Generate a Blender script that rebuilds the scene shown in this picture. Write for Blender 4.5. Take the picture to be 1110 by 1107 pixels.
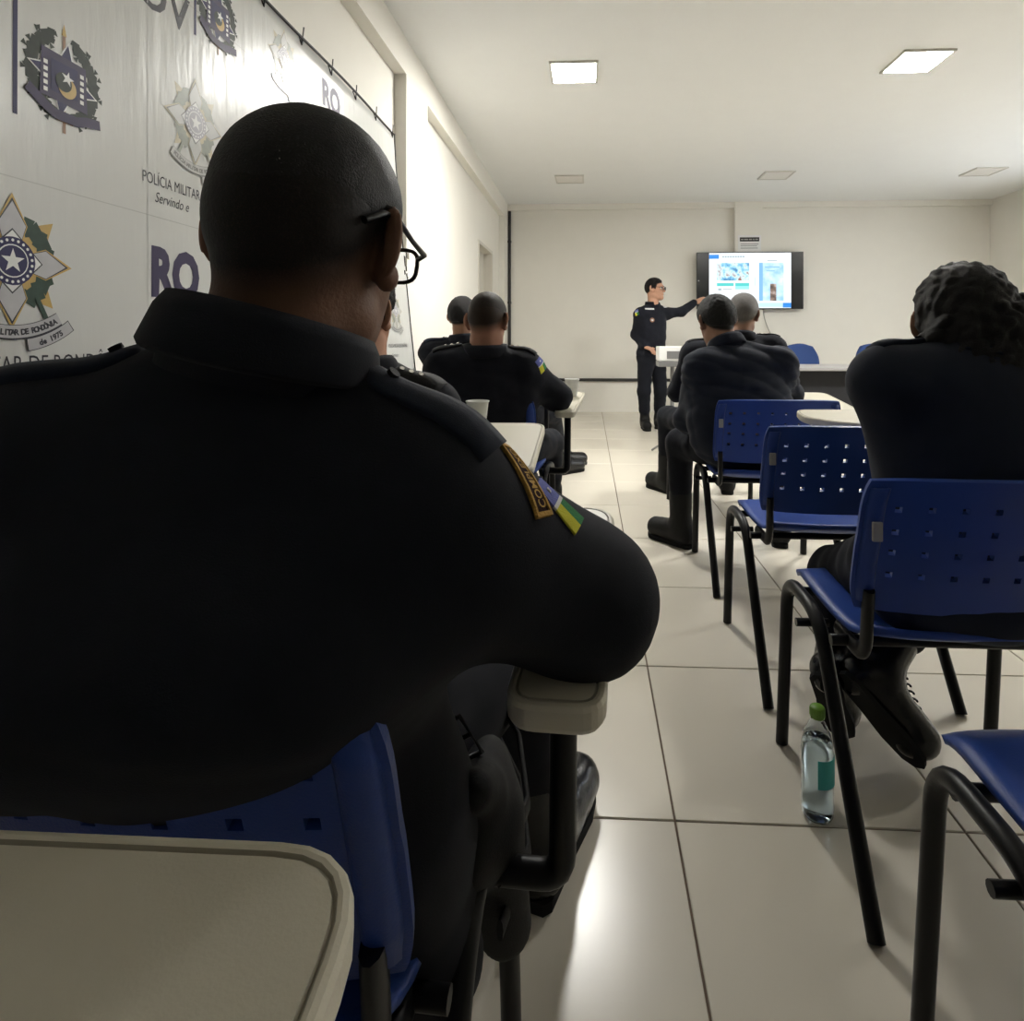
import bpy, bmesh, math, random
import numpy as np
from mathutils import Vector, Matrix

random.seed(7)
rng = np.random.RandomState(11)
for o in list(bpy.data.objects):
    bpy.data.objects.remove(o, do_unlink=True)
scene = bpy.context.scene
COL = scene.collection

# ------------------------------------------------------------------ camera
W, H = 1110.0, 1107.0
F, CX, CY = 647.0, 606.0, 366.0          # focal length and principal point in pixels
CAMZ, YAW = 1.03, math.atan(32.0 / 647.0)
cs, sn = math.cos(YAW), math.sin(YAW)
cam_d = bpy.data.cameras.new('camera')
cam = bpy.data.objects.new('camera', cam_d)
COL.objects.link(cam)
cam.location = (0, 0, CAMZ)
cam.rotation_euler = (math.pi / 2, 0, YAW)
cam_d.sensor_fit = 'HORIZONTAL'
cam_d.sensor_width = 36.0
cam_d.lens = 36.0 * F / W
cam_d.shift_x = (W / 2 - CX) / W
cam_d.shift_y = -(H / 2 - CY) / W
cam_d.clip_start = 0.02
scene.camera = cam

# ------------------------------------------------------------------ world, exposure
world = bpy.data.worlds.new('world')
scene.world = world
world.use_nodes = True
world.node_tree.nodes['Background'].inputs[0].default_value = (0.9, 0.95, 1.0, 1)
world.node_tree.nodes['Background'].inputs[1].default_value = 1.7
PANEL_POWER = 78.0
SCREEN_POWER = 0.40
vs = scene.view_settings
vs.view_transform = 'Standard'
vs.look = 'None'
vs.gamma = 1.0
vs.use_curve_mapping = False
vs.exposure = 1.60


def P(px, py, d):
    """point seen at photo pixel (px, py) at distance d along the viewing axis"""
    u, v = (px - CX) / F, (CY - py) / F
    return np.array([d * (u * cs - sn), d * (cs + u * sn), CAMZ + d * v])


def A(*p):
    return np.array(p, dtype=float)


# ------------------------------------------------------------------ materials
def mat(name, col, rough=0.5, spec=0.5, metal=0.0, bump=0.0, bscale=200.0, var=0.0, vscale=6.0,
        emit=None, estr=0.0, trans=0.0, coat=0.0, sheen=0.0, ior=1.45, stretch=None, sss=0.0):
    m = bpy.data.materials.new(name)
    m.use_nodes = True
    nt = m.node_tree
    b = nt.nodes['Principled BSDF']
    c = (col[0], col[1], col[2], 1)
    b.inputs['Base Color'].default_value = c
    b.inputs['Roughness'].default_value = rough
    b.inputs['Specular IOR Level'].default_value = spec
    b.inputs['Metallic'].default_value = metal
    b.inputs['IOR'].default_value = ior
    b.inputs['Transmission Weight'].default_value = trans
    b.inputs['Coat Weight'].default_value = coat
    b.inputs['Sheen Weight'].default_value = sheen
    b.inputs['Subsurface Weight'].default_value = sss
    if sss:
        b.inputs['Subsurface Radius'].default_value = (0.01, 0.004, 0.002)
    if emit:
        b.inputs['Emission Color'].default_value = (emit[0], emit[1], emit[2], 1)
        b.inputs['Emission Strength'].default_value = estr
    tc = nt.nodes.new('ShaderNodeTexCoord')
    src = tc.outputs['Object']
    if stretch:
        mp = nt.nodes.new('ShaderNodeMapping')
        mp.inputs['Scale'].default_value = stretch
        nt.links.new(src, mp.inputs['Vector'])
        src = mp.outputs['Vector']
    if var > 0:
        n = nt.nodes.new('ShaderNodeTexNoise')
        n.inputs['Scale'].default_value = vscale
        n.inputs['Detail'].default_value = 5
        nt.links.new(src, n.inputs['Vector'])
        mx = nt.nodes.new('ShaderNodeMix')
        mx.data_type = 'RGBA'
        mx.inputs[6].default_value = tuple(max(0, k * (1 - var)) for k in col[:3]) + (1,)
        mx.inputs[7].default_value = tuple(min(1, k * (1 + var)) for k in col[:3]) + (1,)
        nt.links.new(n.outputs['Fac'], mx.inputs[0])
        nt.links.new(mx.outputs[2], b.inputs['Base Color'])
    if bump > 0:
        n2 = nt.nodes.new('ShaderNodeTexNoise')
        n2.inputs['Scale'].default_value = bscale
        n2.inputs['Detail'].default_value = 4
        nt.links.new(src, n2.inputs['Vector'])
        bp = nt.nodes.new('ShaderNodeBump')
        bp.inputs['Strength'].default_value = bump
        bp.inputs['Distance'].default_value = 0.01
        nt.links.new(n2.outputs['Fac'], bp.inputs['Height'])
        nt.links.new(bp.outputs['Normal'], b.inputs['Normal'])
    return m


M = {}
M['wall'] = mat('wall_paint', (0.80, 0.775, 0.71), 0.75, 0.2, bump=0.05, bscale=60, var=0.02)
M['ceiling'] = mat('ceiling_paint', (0.83, 0.835, 0.825), 0.85, 0.15, bump=0.04, bscale=30, var=0.015)
M['grout'] = mat('grout', (0.16, 0.12, 0.09), 0.9, 0.1, bump=0.2, bscale=150)
M['tile'] = mat('porcelain_tile', (0.68, 0.632, 0.535), 0.24, 0.5, bump=0.015, bscale=9, var=0.05, vscale=2.5)
M['conduit'] = mat('dark_conduit', (0.03, 0.028, 0.027), 0.5)
M['door'] = mat('door_paint', (0.60, 0.57, 0.50), 0.5, var=0.03)
M['frame_black'] = mat('black_steel', (0.005, 0.005, 0.006), 0.38, 0.3, bump=0.02, bscale=300)
M['blue'] = mat('blue_plastic', (0.020, 0.062, 0.30), 0.42, 0.45, bump=0.12, bscale=420, var=0.08)
M['blue2'] = mat('blue_upholstery', (0.04, 0.075, 0.21), 0.8, 0.2, bump=0.2, bscale=300)
M['cream'] = mat('cream_laminate', (0.64, 0.60, 0.49), 0.38, 0.45, bump=0.06, bscale=500, var=0.03)
M['cream_edge'] = mat('cream_edge_band', (0.44, 0.41, 0.33), 0.5, 0.4)
M['wall_rear'] = mat('rear_wall_bounce_cut', (0.22, 0.24, 0.28), 0.75, 0.2, bump=0.05, bscale=60)  # dark colour chosen to cut light bounced onto the near seats
M['plate'] = mat('grey_plate', (0.38, 0.37, 0.34), 0.4, 0.5)
M['navy'] = mat('navy_ripstop', (0.0085, 0.0095, 0.0150), 0.85, 0.22, bump=0.14, bscale=700, var=0.25, vscale=30, sheen=0.03)
M['navy_worn'] = mat('navy_worn', (0.0135, 0.0175, 0.031), 0.85, 0.25, bump=0.14, bscale=700, var=0.25, vscale=30, sheen=0.05)
M['trousers'] = mat('navy_trousers', (0.0085, 0.0095, 0.014), 0.88, 0.2, bump=0.14, bscale=600, var=0.2, vscale=25, sheen=0.03)
M['strap'] = mat('black_webbing', (0.006, 0.006, 0.007), 0.7, 0.3, bump=0.2, bscale=500)
M['boot'] = mat('black_leather', (0.007, 0.007, 0.008), 0.26, 0.4, bump=0.06, bscale=90)
M['sole'] = mat('rubber_sole', (0.012, 0.012, 0.012), 0.8, 0.2)
M['bootdull'] = mat('black_nubuck', (0.008, 0.008, 0.008), 0.6, 0.28, bump=0.15, bscale=150)
M['metal'] = mat('silver_metal', (0.75, 0.73, 0.70), 0.22, 0.5, metal=1.0)
M['gold_thread'] = mat('gold_thread', (0.52, 0.30, 0.06), 0.7, 0.3, bump=0.5, bscale=500)
M['brown_patch'] = mat('brown_patch', (0.035, 0.012, 0.010), 0.85, 0.2, bump=0.4, bscale=600)
M['flag_blue'] = mat('flag_blue', (0.13, 0.15, 0.42), 0.8, 0.2, bump=0.4, bscale=600)
M['flag_white'] = mat('flag_white', (0.72, 0.72, 0.72), 0.8, 0.2, bump=0.4, bscale=600)
M['flag_yellow'] = mat('flag_yellow', (0.66, 0.62, 0.05), 0.8, 0.2, bump=0.4, bscale=600)
M['flag_green'] = mat('flag_green', (0.03, 0.19, 0.06), 0.8, 0.2, bump=0.4, bscale=600)
M['cup'] = mat('white_plastic_cup', (0.92, 0.92, 0.88), 0.35, 0.5, trans=0.35, ior=1.1)
M['white'] = mat('white_paper', (0.80, 0.80, 0.79), 0.7, 0.2)
M['ink'] = mat('black_ink', (0.015, 0.015, 0.018), 0.6, 0.3)
M['desk_top'] = mat('grey_laminate', (0.34, 0.33, 0.33), 0.35, 0.5, var=0.05)
M['desk'] = mat('charcoal_laminate', (0.022, 0.022, 0.025), 0.6, 0.3)
M['projector'] = mat('white_plastic', (0.75, 0.75, 0.74), 0.4, 0.5)
M['grey'] = mat('grey_metal', (0.18, 0.18, 0.18), 0.4, 0.5)
M['tv'] = mat('tv_black', (0.010, 0.011, 0.012), 0.25, 0.5)
M['eye'] = mat('eye_white', (0.75, 0.72, 0.68), 0.2)
M['iris'] = mat('dark_iris', (0.03, 0.015, 0.008), 0.15)
M['lens'] = mat('lens_glass', (1, 1, 1), 0.02, 0.5, trans=1.0, ior=1.05)
M['panel_on'] = mat('lit_diffuser', (0.9, 0.9, 0.9), 0.5, emit=(1.0, 0.985, 0.94), estr=PANEL_POWER)
M['panel_off'] = mat('unlit_diffuser', (0.74, 0.72, 0.68), 0.5)
M['panel_frame'] = mat('panel_frame', (0.62, 0.60, 0.55), 0.5)
M['vinyl'] = mat('banner_vinyl', (0.66, 0.66, 0.63), 0.28, 0.5, bump=0.22, bscale=4.5, stretch=(1, 5.0, 0.8))
M['vinyl_seam'] = mat('banner_seam', (0.52, 0.52, 0.49), 0.4)
M['p_black'] = mat('print_black', (0.02, 0.018, 0.025), 0.4)
M['p_purple'] = mat('print_purple', (0.045, 0.034, 0.085), 0.45, 0.3)
M['p_navy'] = mat('print_navy', (0.022, 0.020, 0.085), 0.45, 0.3)
M['p_green'] = mat('print_green', (0.030, 0.062, 0.040), 0.45, 0.3, var=0.4, vscale=60)
M['p_dkgreen'] = mat('print_dark_green', (0.020, 0.030, 0.020), 0.45, 0.3, var=0.5, vscale=80)
M['p_gold'] = mat('print_gold', (0.55, 0.36, 0.09), 0.4, var=0.15, vscale=20)
M['p_silver'] = mat('print_silver', (0.50, 0.49, 0.50), 0.4, var=0.15, vscale=30)
M['p_white'] = mat('print_white', (0.80, 0.80, 0.78), 0.4)
M['p_brown'] = mat('print_brown', (0.26, 0.13, 0.06), 0.4)
M['pf_green'] = mat('print_faded_green', (0.30, 0.32, 0.27), 0.35, var=0.2, vscale=50)
M['pf_gold'] = mat('print_faded_gold', (0.58, 0.52, 0.36), 0.35)
M['pf_silver'] = mat('print_faded_silver', (0.55, 0.55, 0.53), 0.35)
M['pf_purple'] = mat('print_faded_violet', (0.42, 0.41, 0.45), 0.35)
M['pf_black'] = mat('print_faded_black', (0.22, 0.22, 0.21), 0.35)


def slide_mat(name, col, k=1.0):
    return mat(name, (0.02, 0.02, 0.02), 0.3, 0.4, emit=col, estr=SCREEN_POWER * k)


def slide_noise(name, cols, scale):
    m = bpy.data.materials.new(name)
    m.use_nodes = True
    nt = m.node_tree
    b = nt.nodes['Principled BSDF']
    b.inputs['Base Color'].default_value = (0.02, 0.02, 0.02, 1)
    tc = nt.nodes.new('ShaderNodeTexCoord')
    n = nt.nodes.new('ShaderNodeTexNoise')
    n.inputs['Scale'].default_value = scale
    n.inputs['Detail'].default_value = 3
    nt.links.new(tc.outputs['Object'], n.inputs['Vector'])
    r = nt.nodes.new('ShaderNodeValToRGB')
    el = r.color_ramp.elements
    el[0].position, el[0].color = 0.32, cols[0] + (1,)
    el[1].position, el[1].color = 0.68, cols[-1] + (1,)
    for i, c in enumerate(cols[1:-1]):
        e = el.new(0.32 + 0.36 * (i + 1) / (len(cols) - 1))
        e.color = c + (1,)
    nt.links.new(n.outputs['Fac'], r.inputs['Fac'])
    nt.links.new(r.outputs['Color'], b.inputs['Emission Color'])
    b.inputs['Emission Strength'].default_value = SCREEN_POWER
    return m


def water_mat(name, col, rough=0.02, ior=1.33):
    return mat(name, col, rough, 0.5, trans=1.0, ior=ior)


M['pet'] = water_mat('clear_bottle', (0.90, 0.95, 0.97), 0.03, 1.2)
M['water'] = water_mat('water', (0.80, 0.90, 0.97), 0.0, 1.33)
M['capgreen'] = mat('green_cap', (0.16, 0.33, 0.04), 0.4)
M['teal'] = mat('teal_label', (0.05, 0.42, 0.42), 0.4)


# ------------------------------------------------------------------ mesh helpers
def newmesh(name, verts, faces, mats=None, fmat=None, smooth=False):
    me = bpy.data.meshes.new(name)
    me.from_pydata([tuple(map(float, v)) for v in verts], [], [tuple(map(int, f)) for f in faces])
    if mats:
        for m in (mats if isinstance(mats, (list, tuple)) else [mats]):
            me.materials.append(m)
    if fmat is not None:
        me.polygons.foreach_set('material_index', np.array(fmat, dtype=np.int32))
    if smooth:
        me.polygons.foreach_set('use_smooth', np.ones(len(me.polygons), dtype=bool))
    me.update()
    return me


def link(name, me, parent=None, loc=None, rot=None):
    o = bpy.data.objects.new(name, me)
    COL.objects.link(o)
    if parent is not None:
        o.parent = parent
    if loc is not None:
        o.location = tuple(map(float, loc))
    if rot is not None:
        o.rotation_euler = rot
    return o


def tag(o, label, cat, group=None, kind=None):
    o['label'] = label
    o['category'] = cat
    if group:
        o['group'] = group
    if kind:
        o['kind'] = kind
    return o


def thing(name, label, cat, loc=(0, 0, 0), rz=0.0, group=None):
    o = bpy.data.objects.new(name, None)
    COL.objects.link(o)
    o.location = tuple(map(float, loc))
    o.rotation_euler = (0, 0, rz)
    o.empty_display_size = 0.05
    return tag(o, label, cat, group)


class MB:
    """collects shapes into one mesh"""

    def __init__(s):
        s.v, s.f, s.m, s.sm = [], [], [], []

    def add(s, verts, faces, mi=0, smooth=False):
        n = len(s.v)
        s.v += [tuple(map(float, p)) for p in verts]
        for f in faces:
            s.f.append(tuple(n + i for i in f))
            s.m.append(mi)
            s.sm.append(smooth)

    def box(s, lo, hi, mi=0, bev=0.0):
        lo, hi = np.array(lo, float), np.array(hi, float)
        if bev <= 0:
            v = [(x, y, z) for x in (lo[0], hi[0]) for y in (lo[1], hi[1]) for z in (lo[2], hi[2])]
            s.add(v, [(0, 1, 3, 2), (4, 6, 7, 5), (0, 4, 5, 1), (2, 3, 7, 6), (0, 2, 6, 4), (1, 5, 7, 3)], mi)
            return
        bm = bmesh.new()
        bmesh.ops.create_cube(bm, size=1)
        for v in bm.verts:
            v.co = Vector([lo[i] + (v.co[i] + .5) * (hi[i] - lo[i]) for i in range(3)])
        bmesh.ops.bevel(bm, geom=bm.edges[:], offset=bev, segments=2, affect='EDGES', profile=0.5)
        bm.verts.index_update()
        s.add([v.co[:] for v in bm.verts], [[v.index for v in f.verts] for f in bm.faces], mi)
        bm.free()

    def tube(s, pts, r, mi=0, n=10, flat=1.0, caps=True, up=None):
        pts = [np.array(p, float) for p in pts]
        rr = r if hasattr(r, '__len__') else [r] * len(pts)
        k = len(pts)
        ref = None
        rings = []
        for i, p in enumerate(pts):
            t = pts[min(i + 1, k - 1)] - pts[max(i - 1, 0)]
            t = t / (np.linalg.norm(t) + 1e-12)
            if ref is None:
                a = np.array(up, float) if up is not None else (np.array([0, 0, 1.0]) if abs(t[2]) < .9 else np.array([1.0, 0, 0]))
                ref = a - t * a.dot(t)
            else:
                ref = ref - t * ref.dot(t)
            ref = ref / (np.linalg.norm(ref) + 1e-12)
            b = np.cross(t, ref)
            rings.append([p + rr[i] * (math.cos(2 * math.pi * j / n) * ref * flat + math.sin(2 * math.pi * j / n) * b) for j in range(n)])
        v = [q for ring in rings for q in ring]
        f = [(i * n + j, i * n + (j + 1) % n, (i + 1) * n + (j + 1) % n, (i + 1) * n + j) for i in range(k - 1) for j in range(n)]
        s.add(v, f, mi, True)
        if caps:
            s.add(rings[0], [tuple(range(n))[::-1]], mi)
            s.add(rings[-1], [tuple(range(n))], mi)

    def lathe(s, prof, c=(0, 0, 0), mi=0, n=28, smooth=True, mis=None):
        v, f, ms = [], [], []
        for (r, z) in prof:
            for j in range(n):
                a = 2 * math.pi * j / n
                v.append((c[0] + r * math.cos(a), c[1] + r * math.sin(a), c[2] + z))
        for i in range(len(prof) - 1):
            for j in range(n):
                f.append((i * n + j, i * n + (j + 1) % n, (i + 1) * n + (j + 1) % n, (i + 1) * n + j))
        s.add(v, f, mi, smooth)

    def poly(s, pts, mi=0):
        s.add(pts, [tuple(range(len(pts)))], mi)

    def mesh(s, name, mats):
        me = newmesh(name, s.v, s.f, mats, s.m)
        me.polygons.foreach_set('use_smooth', np.array(s.sm, dtype=bool))
        return me

    def build(s, name, mats, parent=None, loc=None, rot=None):
        return link(name, s.mesh(name, mats), parent, loc, rot)


def smooth_path(pts, n=6, rad=0.05):
    """round the corners of a polyline"""
    pts = [np.array(p, float) for p in pts]
    out = [pts[0]]
    for i in range(1, len(pts) - 1):
        a, b, c = pts[i - 1], pts[i], pts[i + 1]
        la, lc = np.linalg.norm(a - b), np.linalg.norm(c - b)
        r = min(rad, la * .48, lc * .48)
        p0, p1 = b + (a - b) / la * r, b + (c - b) / lc * r
        for t in np.linspace(0, 1, n):
            out.append((1 - t) ** 2 * p0 + 2 * t * (1 - t) * b + t * t * p1)
    out.append(pts[-1])
    return out


def sheet(fn, us, vs_, thick, holes=None):
    """curved shell from a function of (u, v); holes(i, j) -> True leaves a cell open"""
    nu, nv = len(us), len(vs_)
    Pm = np.array([[fn(u, v) for v in vs_] for u in us], float)
    du = np.gradient(Pm, axis=0)
    dv = np.gradient(Pm, axis=1)
    nrm = np.cross(du, dv)
    nrm /= np.linalg.norm(nrm, axis=2, keepdims=True) + 1e-12
    top = Pm + nrm * thick / 2
    bot = Pm - nrm * thick / 2
    V = list(top.reshape(-1, 3)) + list(bot.reshape(-1, 3))
    N = nu * nv
    idx = lambda i, j: i * nv + j
    cell = np.ones((nu - 1, nv - 1), bool)
    if holes:
        for i in range(nu - 1):
            for j in range(nv - 1):
                if holes(i, j):
                    cell[i, j] = False
    Fc = []
    for i in range(nu - 1):
        for j in range(nv - 1):
            if not cell[i, j]:
                continue
            a, b, c, d = idx(i, j), idx(i + 1, j), idx(i + 1, j + 1), idx(i, j + 1)
            Fc.append((a, b, c, d))
            Fc.append((d + N, c + N, b + N, a + N))
            for (ni, nj, e0, e1) in ((i, j - 1, a, b), (i + 1, j, b, c), (i, j + 1, c, d), (i - 1, j, d, a)):
                if not (0 <= ni < nu - 1 and 0 <= nj < nv - 1) or not cell[ni, nj]:
                    Fc.append((e1, e0, e0 + N, e1 + N))
    return V, Fc


def round_poly(pts, rads, n=6):
    out = []
    k = len(pts)
    for i in range(k):
        a, b, c = np.array(pts[i - 1], float), np.array(pts[i], float), np.array(pts[(i + 1) % k], float)
        la, lc = np.linalg.norm(a - b), np.linalg.norm(c - b)
        r = min(rads[i], la * .49, lc * .49)
        p0, p1 = b + (a - b) / la * r, b + (c - b) / lc * r
        for t in np.linspace(0, 1, n):
            out.append((1 - t) ** 2 * p0 + 2 * t * (1 - t) * b + t * t * p1)
    return out


def inset(pts, d):
    out = []
    k = len(pts)
    for i in range(k):
        a, b, c = pts[i - 1], pts[i], pts[(i + 1) % k]
        e0, e1 = b - a, c - b
        n0 = np.array([-e0[1], e0[0]]) / (np.linalg.norm(e0) + 1e-9)
        n1 = np.array([-e1[1], e1[0]]) / (np.linalg.norm(e1) + 1e-9)
        nn = n0 + n1
        nn /= np.linalg.norm(nn) + 1e-9
        out.append(b + nn * d)
    return out


def text2d(s, size=1.0, shear=0.0, bold=0.0, align='LEFT'):
    cu = bpy.data.curves.new('lettering', 'FONT')
    cu.body = s
    cu.size = size
    cu.shear = shear
    cu.offset = bold
    cu.align_x = align
    cu.resolution_u = 3
    o = bpy.data.objects.new('lettering_tmp', cu)
    COL.objects.link(o)
    dg = bpy.context.evaluated_depsgraph_get()
    me = bpy.data.meshes.new_from_object(o.evaluated_get(dg))
    v = np.array([p.co[:2] for p in me.vertices]).reshape(-1, 2)
    f = [tuple(p.vertices) for p in me.polygons]
    bpy.data.objects.remove(o, do_unlink=True)
    bpy.data.curves.remove(cu)
    bpy.data.meshes.remove(me)
    return v, f


# ------------------------------------------------------------------ signed-distance modelling for bodies and clothes
class Field:
    def __init__(s, lo, hi, h, fine=()):
        s.ax = []
        for k in range(3):
            segs = [(a, b, hh) for (ax, a, b, hh) in fine if ax == k]
            x, out = lo[k], []
            while x < hi[k] + h:
                out.append(x)
                st = h
                for a, b, hh in segs:
                    if a <= x <= b:
                        st = hh
                    elif x < a < x + h:
                        st = max(hh, a - x)
                x += st
            s.ax.append(np.array(out, dtype=np.float32))
        s.val = np.full([len(a) for a in s.ax], 0.5, dtype=np.float32)

    def sub(s, lo, hi):
        sl = []
        for k in range(3):
            i0 = max(0, int(np.searchsorted(s.ax[k], lo[k])) - 1)
            i1 = min(len(s.ax[k]), int(np.searchsorted(s.ax[k], hi[k])) + 1)
            if i1 <= i0:
                return None
            sl.append(slice(i0, i1))
        X = s.ax[0][sl[0]][:, None, None]
        Y = s.ax[1][sl[1]][None, :, None]
        Z = s.ax[2][sl[2]][None, None, :]
        return tuple(sl), X, Y, Z

    def op(s, prim, k=0.02, mode='u', margin=0.05):
        lo, hi, fn = prim
        m = margin + k
        r = s.sub(lo - m, hi + m)
        if r is None:
            return
        sl, X, Y, Z = r
        d = fn(X, Y, Z).astype(np.float32)
        a = s.val[sl]
        if mode == 'u':
            h = np.maximum(k - np.abs(a - d), 0) / max(k, 1e-6)
            s.val[sl] = np.minimum(a, d) - h * h * k * 0.25
        elif mode == 's':
            d = -d
            h = np.maximum(k - np.abs(a - d), 0) / max(k, 1e-6)
            s.val[sl] = np.maximum(a, d) + h * h * k * 0.25

    def cut(s, fn, k=0.005):
        """keep where fn < 0"""
        X, Y, Z = s.ax[0][:, None, None], s.ax[1][None, :, None], s.ax[2][None, None, :]
        d = fn(X, Y, Z)
        h = np.maximum(k - np.abs(s.val - d), 0) / k
        s.val = (np.maximum(s.val, d) + h * h * k * 0.25).astype(np.float32)

    def displace(s, fn):
        X, Y, Z = s.ax[0][:, None, None], s.ax[1][None, :, None], s.ax[2][None, None, :]
        near = np.abs(s.val) < 0.06
        if near.any():
            ii = np.nonzero(near)
            s.val[ii] += fn(s.ax[0][ii[0]], s.ax[1][ii[1]], s.ax[2][ii[2]]).astype(np.float32)

    def mesh(s):
        v = s.val
        ins = v < 0
        nx, ny, nz = v.shape
        cnt = np.zeros((nx - 1, ny - 1, nz - 1), np.int8)
        for dx in (0, 1):
            for dy in (0, 1):
                for dz in (0, 1):
                    cnt += ins[dx:nx - 1 + dx, dy:ny - 1 + dy, dz:nz - 1 + dz]
        act = (cnt > 0) & (cnt < 8)
        ci = np.nonzero(act)
        n = len(ci[0])
        idx = np.full(act.shape, -1, np.int64)
        idx[ci] = np.arange(n)
        acc = np.zeros((n, 3))
        num = np.zeros(n)
        ax = s.ax
        corners = [(a, b, c) for a in (0, 1) for b in (0, 1) for c in (0, 1)]
        for a in corners:
            for k in range(3):
                if a[k] == 1:
                    continue
                b = list(a)
                b[k] = 1
                va = v[ci[0] + a[0], ci[1] + a[1], ci[2] + a[2]]
                vb = v[ci[0] + b[0], ci[1] + b[1], ci[2] + b[2]]
                cr = (va < 0) != (vb < 0)
                t = np.where(cr, va / np.where(cr, va - vb, 1), 0)
                for q in range(3):
                    pa = ax[q][ci[q] + a[q]]
                    pb = ax[q][ci[q] + b[q]]
                    acc[:, q] += np.where(cr, pa + t * (pb - pa), 0)
                num += cr
        vert = acc / num[:, None]
        faces = []
        for k in range(3):
            o = [q for q in range(3) if q != k]
            sl0 = [slice(None)] * 3
            sl1 = [slice(None)] * 3
            sl0[k], sl1[k] = slice(0, -1), slice(1, None)
            e = ins[tuple(sl0)] != ins[tuple(sl1)]
            en = list(np.nonzero(e))
            ok = np.ones(len(en[0]), bool)
            for q in o:
                ok &= (en[q] > 0) & (en[q] < v.shape[q] - 1)
            en = [a[ok] for a in en]
            flip = ins[tuple(sl0)][tuple(en)]

            def cell(d0, d1):
                c = [a.copy() for a in en]
                c[o[0]] += d0
                c[o[1]] += d1
                return idx[tuple(c)]
            q4 = np.stack([cell(-1, -1), cell(0, -1), cell(0, 0), cell(-1, 0)], 1)
            if k == 1:
                flip = ~flip
            q4[~flip] = q4[~flip][:, ::-1]
            faces.append(q4)
        return vert, np.concatenate(faces)


def field_mesh(name, fld, mats, fix=None, hair=None):
    v, f = fld.mesh()
    me = bpy.data.meshes.new(name)
    me.vertices.add(len(v))
    me.vertices.foreach_set('co', v.astype(np.float32).ravel())
    me.loops.add(len(f) * 4)
    me.loops.foreach_set('vertex_index', f.astype(np.int32).ravel())
    me.polygons.add(len(f))
    me.polygons.foreach_set('loop_start', np.arange(0, len(f) * 4, 4, dtype=np.int32))
    me.polygons.foreach_set('loop_total', np.full(len(f), 4, dtype=np.int32))
    me.update(calc_edges=True)
    me.polygons.foreach_set('use_smooth', np.ones(len(f), dtype=bool))
    for m in (mats if isinstance(mats, (list, tuple)) else [mats]):
        me.materials.append(m)
    if hair is not None:
        at = me.attributes.new('hair', 'FLOAT', 'POINT')
        at.data.foreach_set('value', hair(v).astype(np.float32))
    return me


def cap(a, b, ra, rb=None):
    rb = ra if rb is None else rb
    a, b = np.array(a, float), np.array(b, float)
    R = max(ra, rb)
    lo, hi = np.minimum(a, b) - R, np.maximum(a, b) + R
    ab = b - a
    l2 = ab.dot(ab) + 1e-9

    def fn(X, Y, Z):
        x, y, z = X - a[0], Y - a[1], Z - a[2]
        t = np.clip((x * ab[0] + y * ab[1] + z * ab[2]) / l2, 0, 1)
        return np.sqrt((x - t * ab[0]) ** 2 + (y - t * ab[1]) ** 2 + (z - t * ab[2]) ** 2) - (ra + (rb - ra) * t)
    return lo, hi, fn


def ell(c, r, fr=None):
    c, r = np.array(c, float), np.array(r, float)
    R = r.max()
    lo, hi = c - (R if fr is not None else r), c + (R if fr is not None else r)

    def fn(X, Y, Z):
        x, y, z = X - c[0], Y - c[1], Z - c[2]
        if fr is not None:
            x, y, z = (fr[0][0] * x + fr[0][1] * y + fr[0][2] * z,
                       fr[1][0] * x + fr[1][1] * y + fr[1][2] * z,
                       fr[2][0] * x + fr[2][1] * y + fr[2][2] * z)
        k0 = np.sqrt((x / r[0]) ** 2 + (y / r[1]) ** 2 + (z / r[2]) ** 2)
        k1 = np.sqrt((x / r[0] ** 2) ** 2 + (y / r[1] ** 2) ** 2 + (z / r[2] ** 2) ** 2)
        return k0 * (k0 - 1) / (k1 + 1e-9)
    return lo, hi, fn


def head_frame(yaw, pitch=0, roll=0):
    y, p, r = map(math.radians, (yaw, pitch, roll))
    fwd = A(math.sin(y), math.cos(y), 0)
    rt = A(math.cos(y), -math.sin(y), 0)
    up = A(0, 0, 1)
    fwd, up = fwd * math.cos(p) - up * math.sin(p), up * math.cos(p) + fwd * math.sin(p)
    up, rt = up * math.cos(r) + rt * math.sin(r), rt * math.cos(r) - up * math.sin(r)
    return np.array([rt, fwd, up])


def folds(seed, amp, freq, direction=None, n=7):
    r = np.random.RandomState(seed)
    ws = []
    for i in range(n):
        d = r.normal(size=3)
        if direction is not None:
            d = np.array(direction, float) + d * 0.45
        d /= np.linalg.norm(d)
        ws.append((d * freq * r.uniform(.6, 1.6), r.uniform(0, 6.28), r.normal(size=3) * freq * .35, r.uniform(0, 6.28)))

    def fn(x, y, z):
        t = 0
        for w, ph, w2, p2 in ws:
            a = w[0] * x + w[1] * y + w[2] * z + ph + 1.4 * np.sin(w2[0] * x + w2[1] * y + w2[2] * z + p2)
            t = t + (1 - np.abs(np.sin(a)) * 2)
        return t * amp / n
    return fn


from mathutils.bvhtree import BVHTree


def surface(o):
    me = o.data
    return BVHTree.FromPolygons([v.co[:] for v in me.vertices], [tuple(p.vertices) for p in me.polygons])


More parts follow.
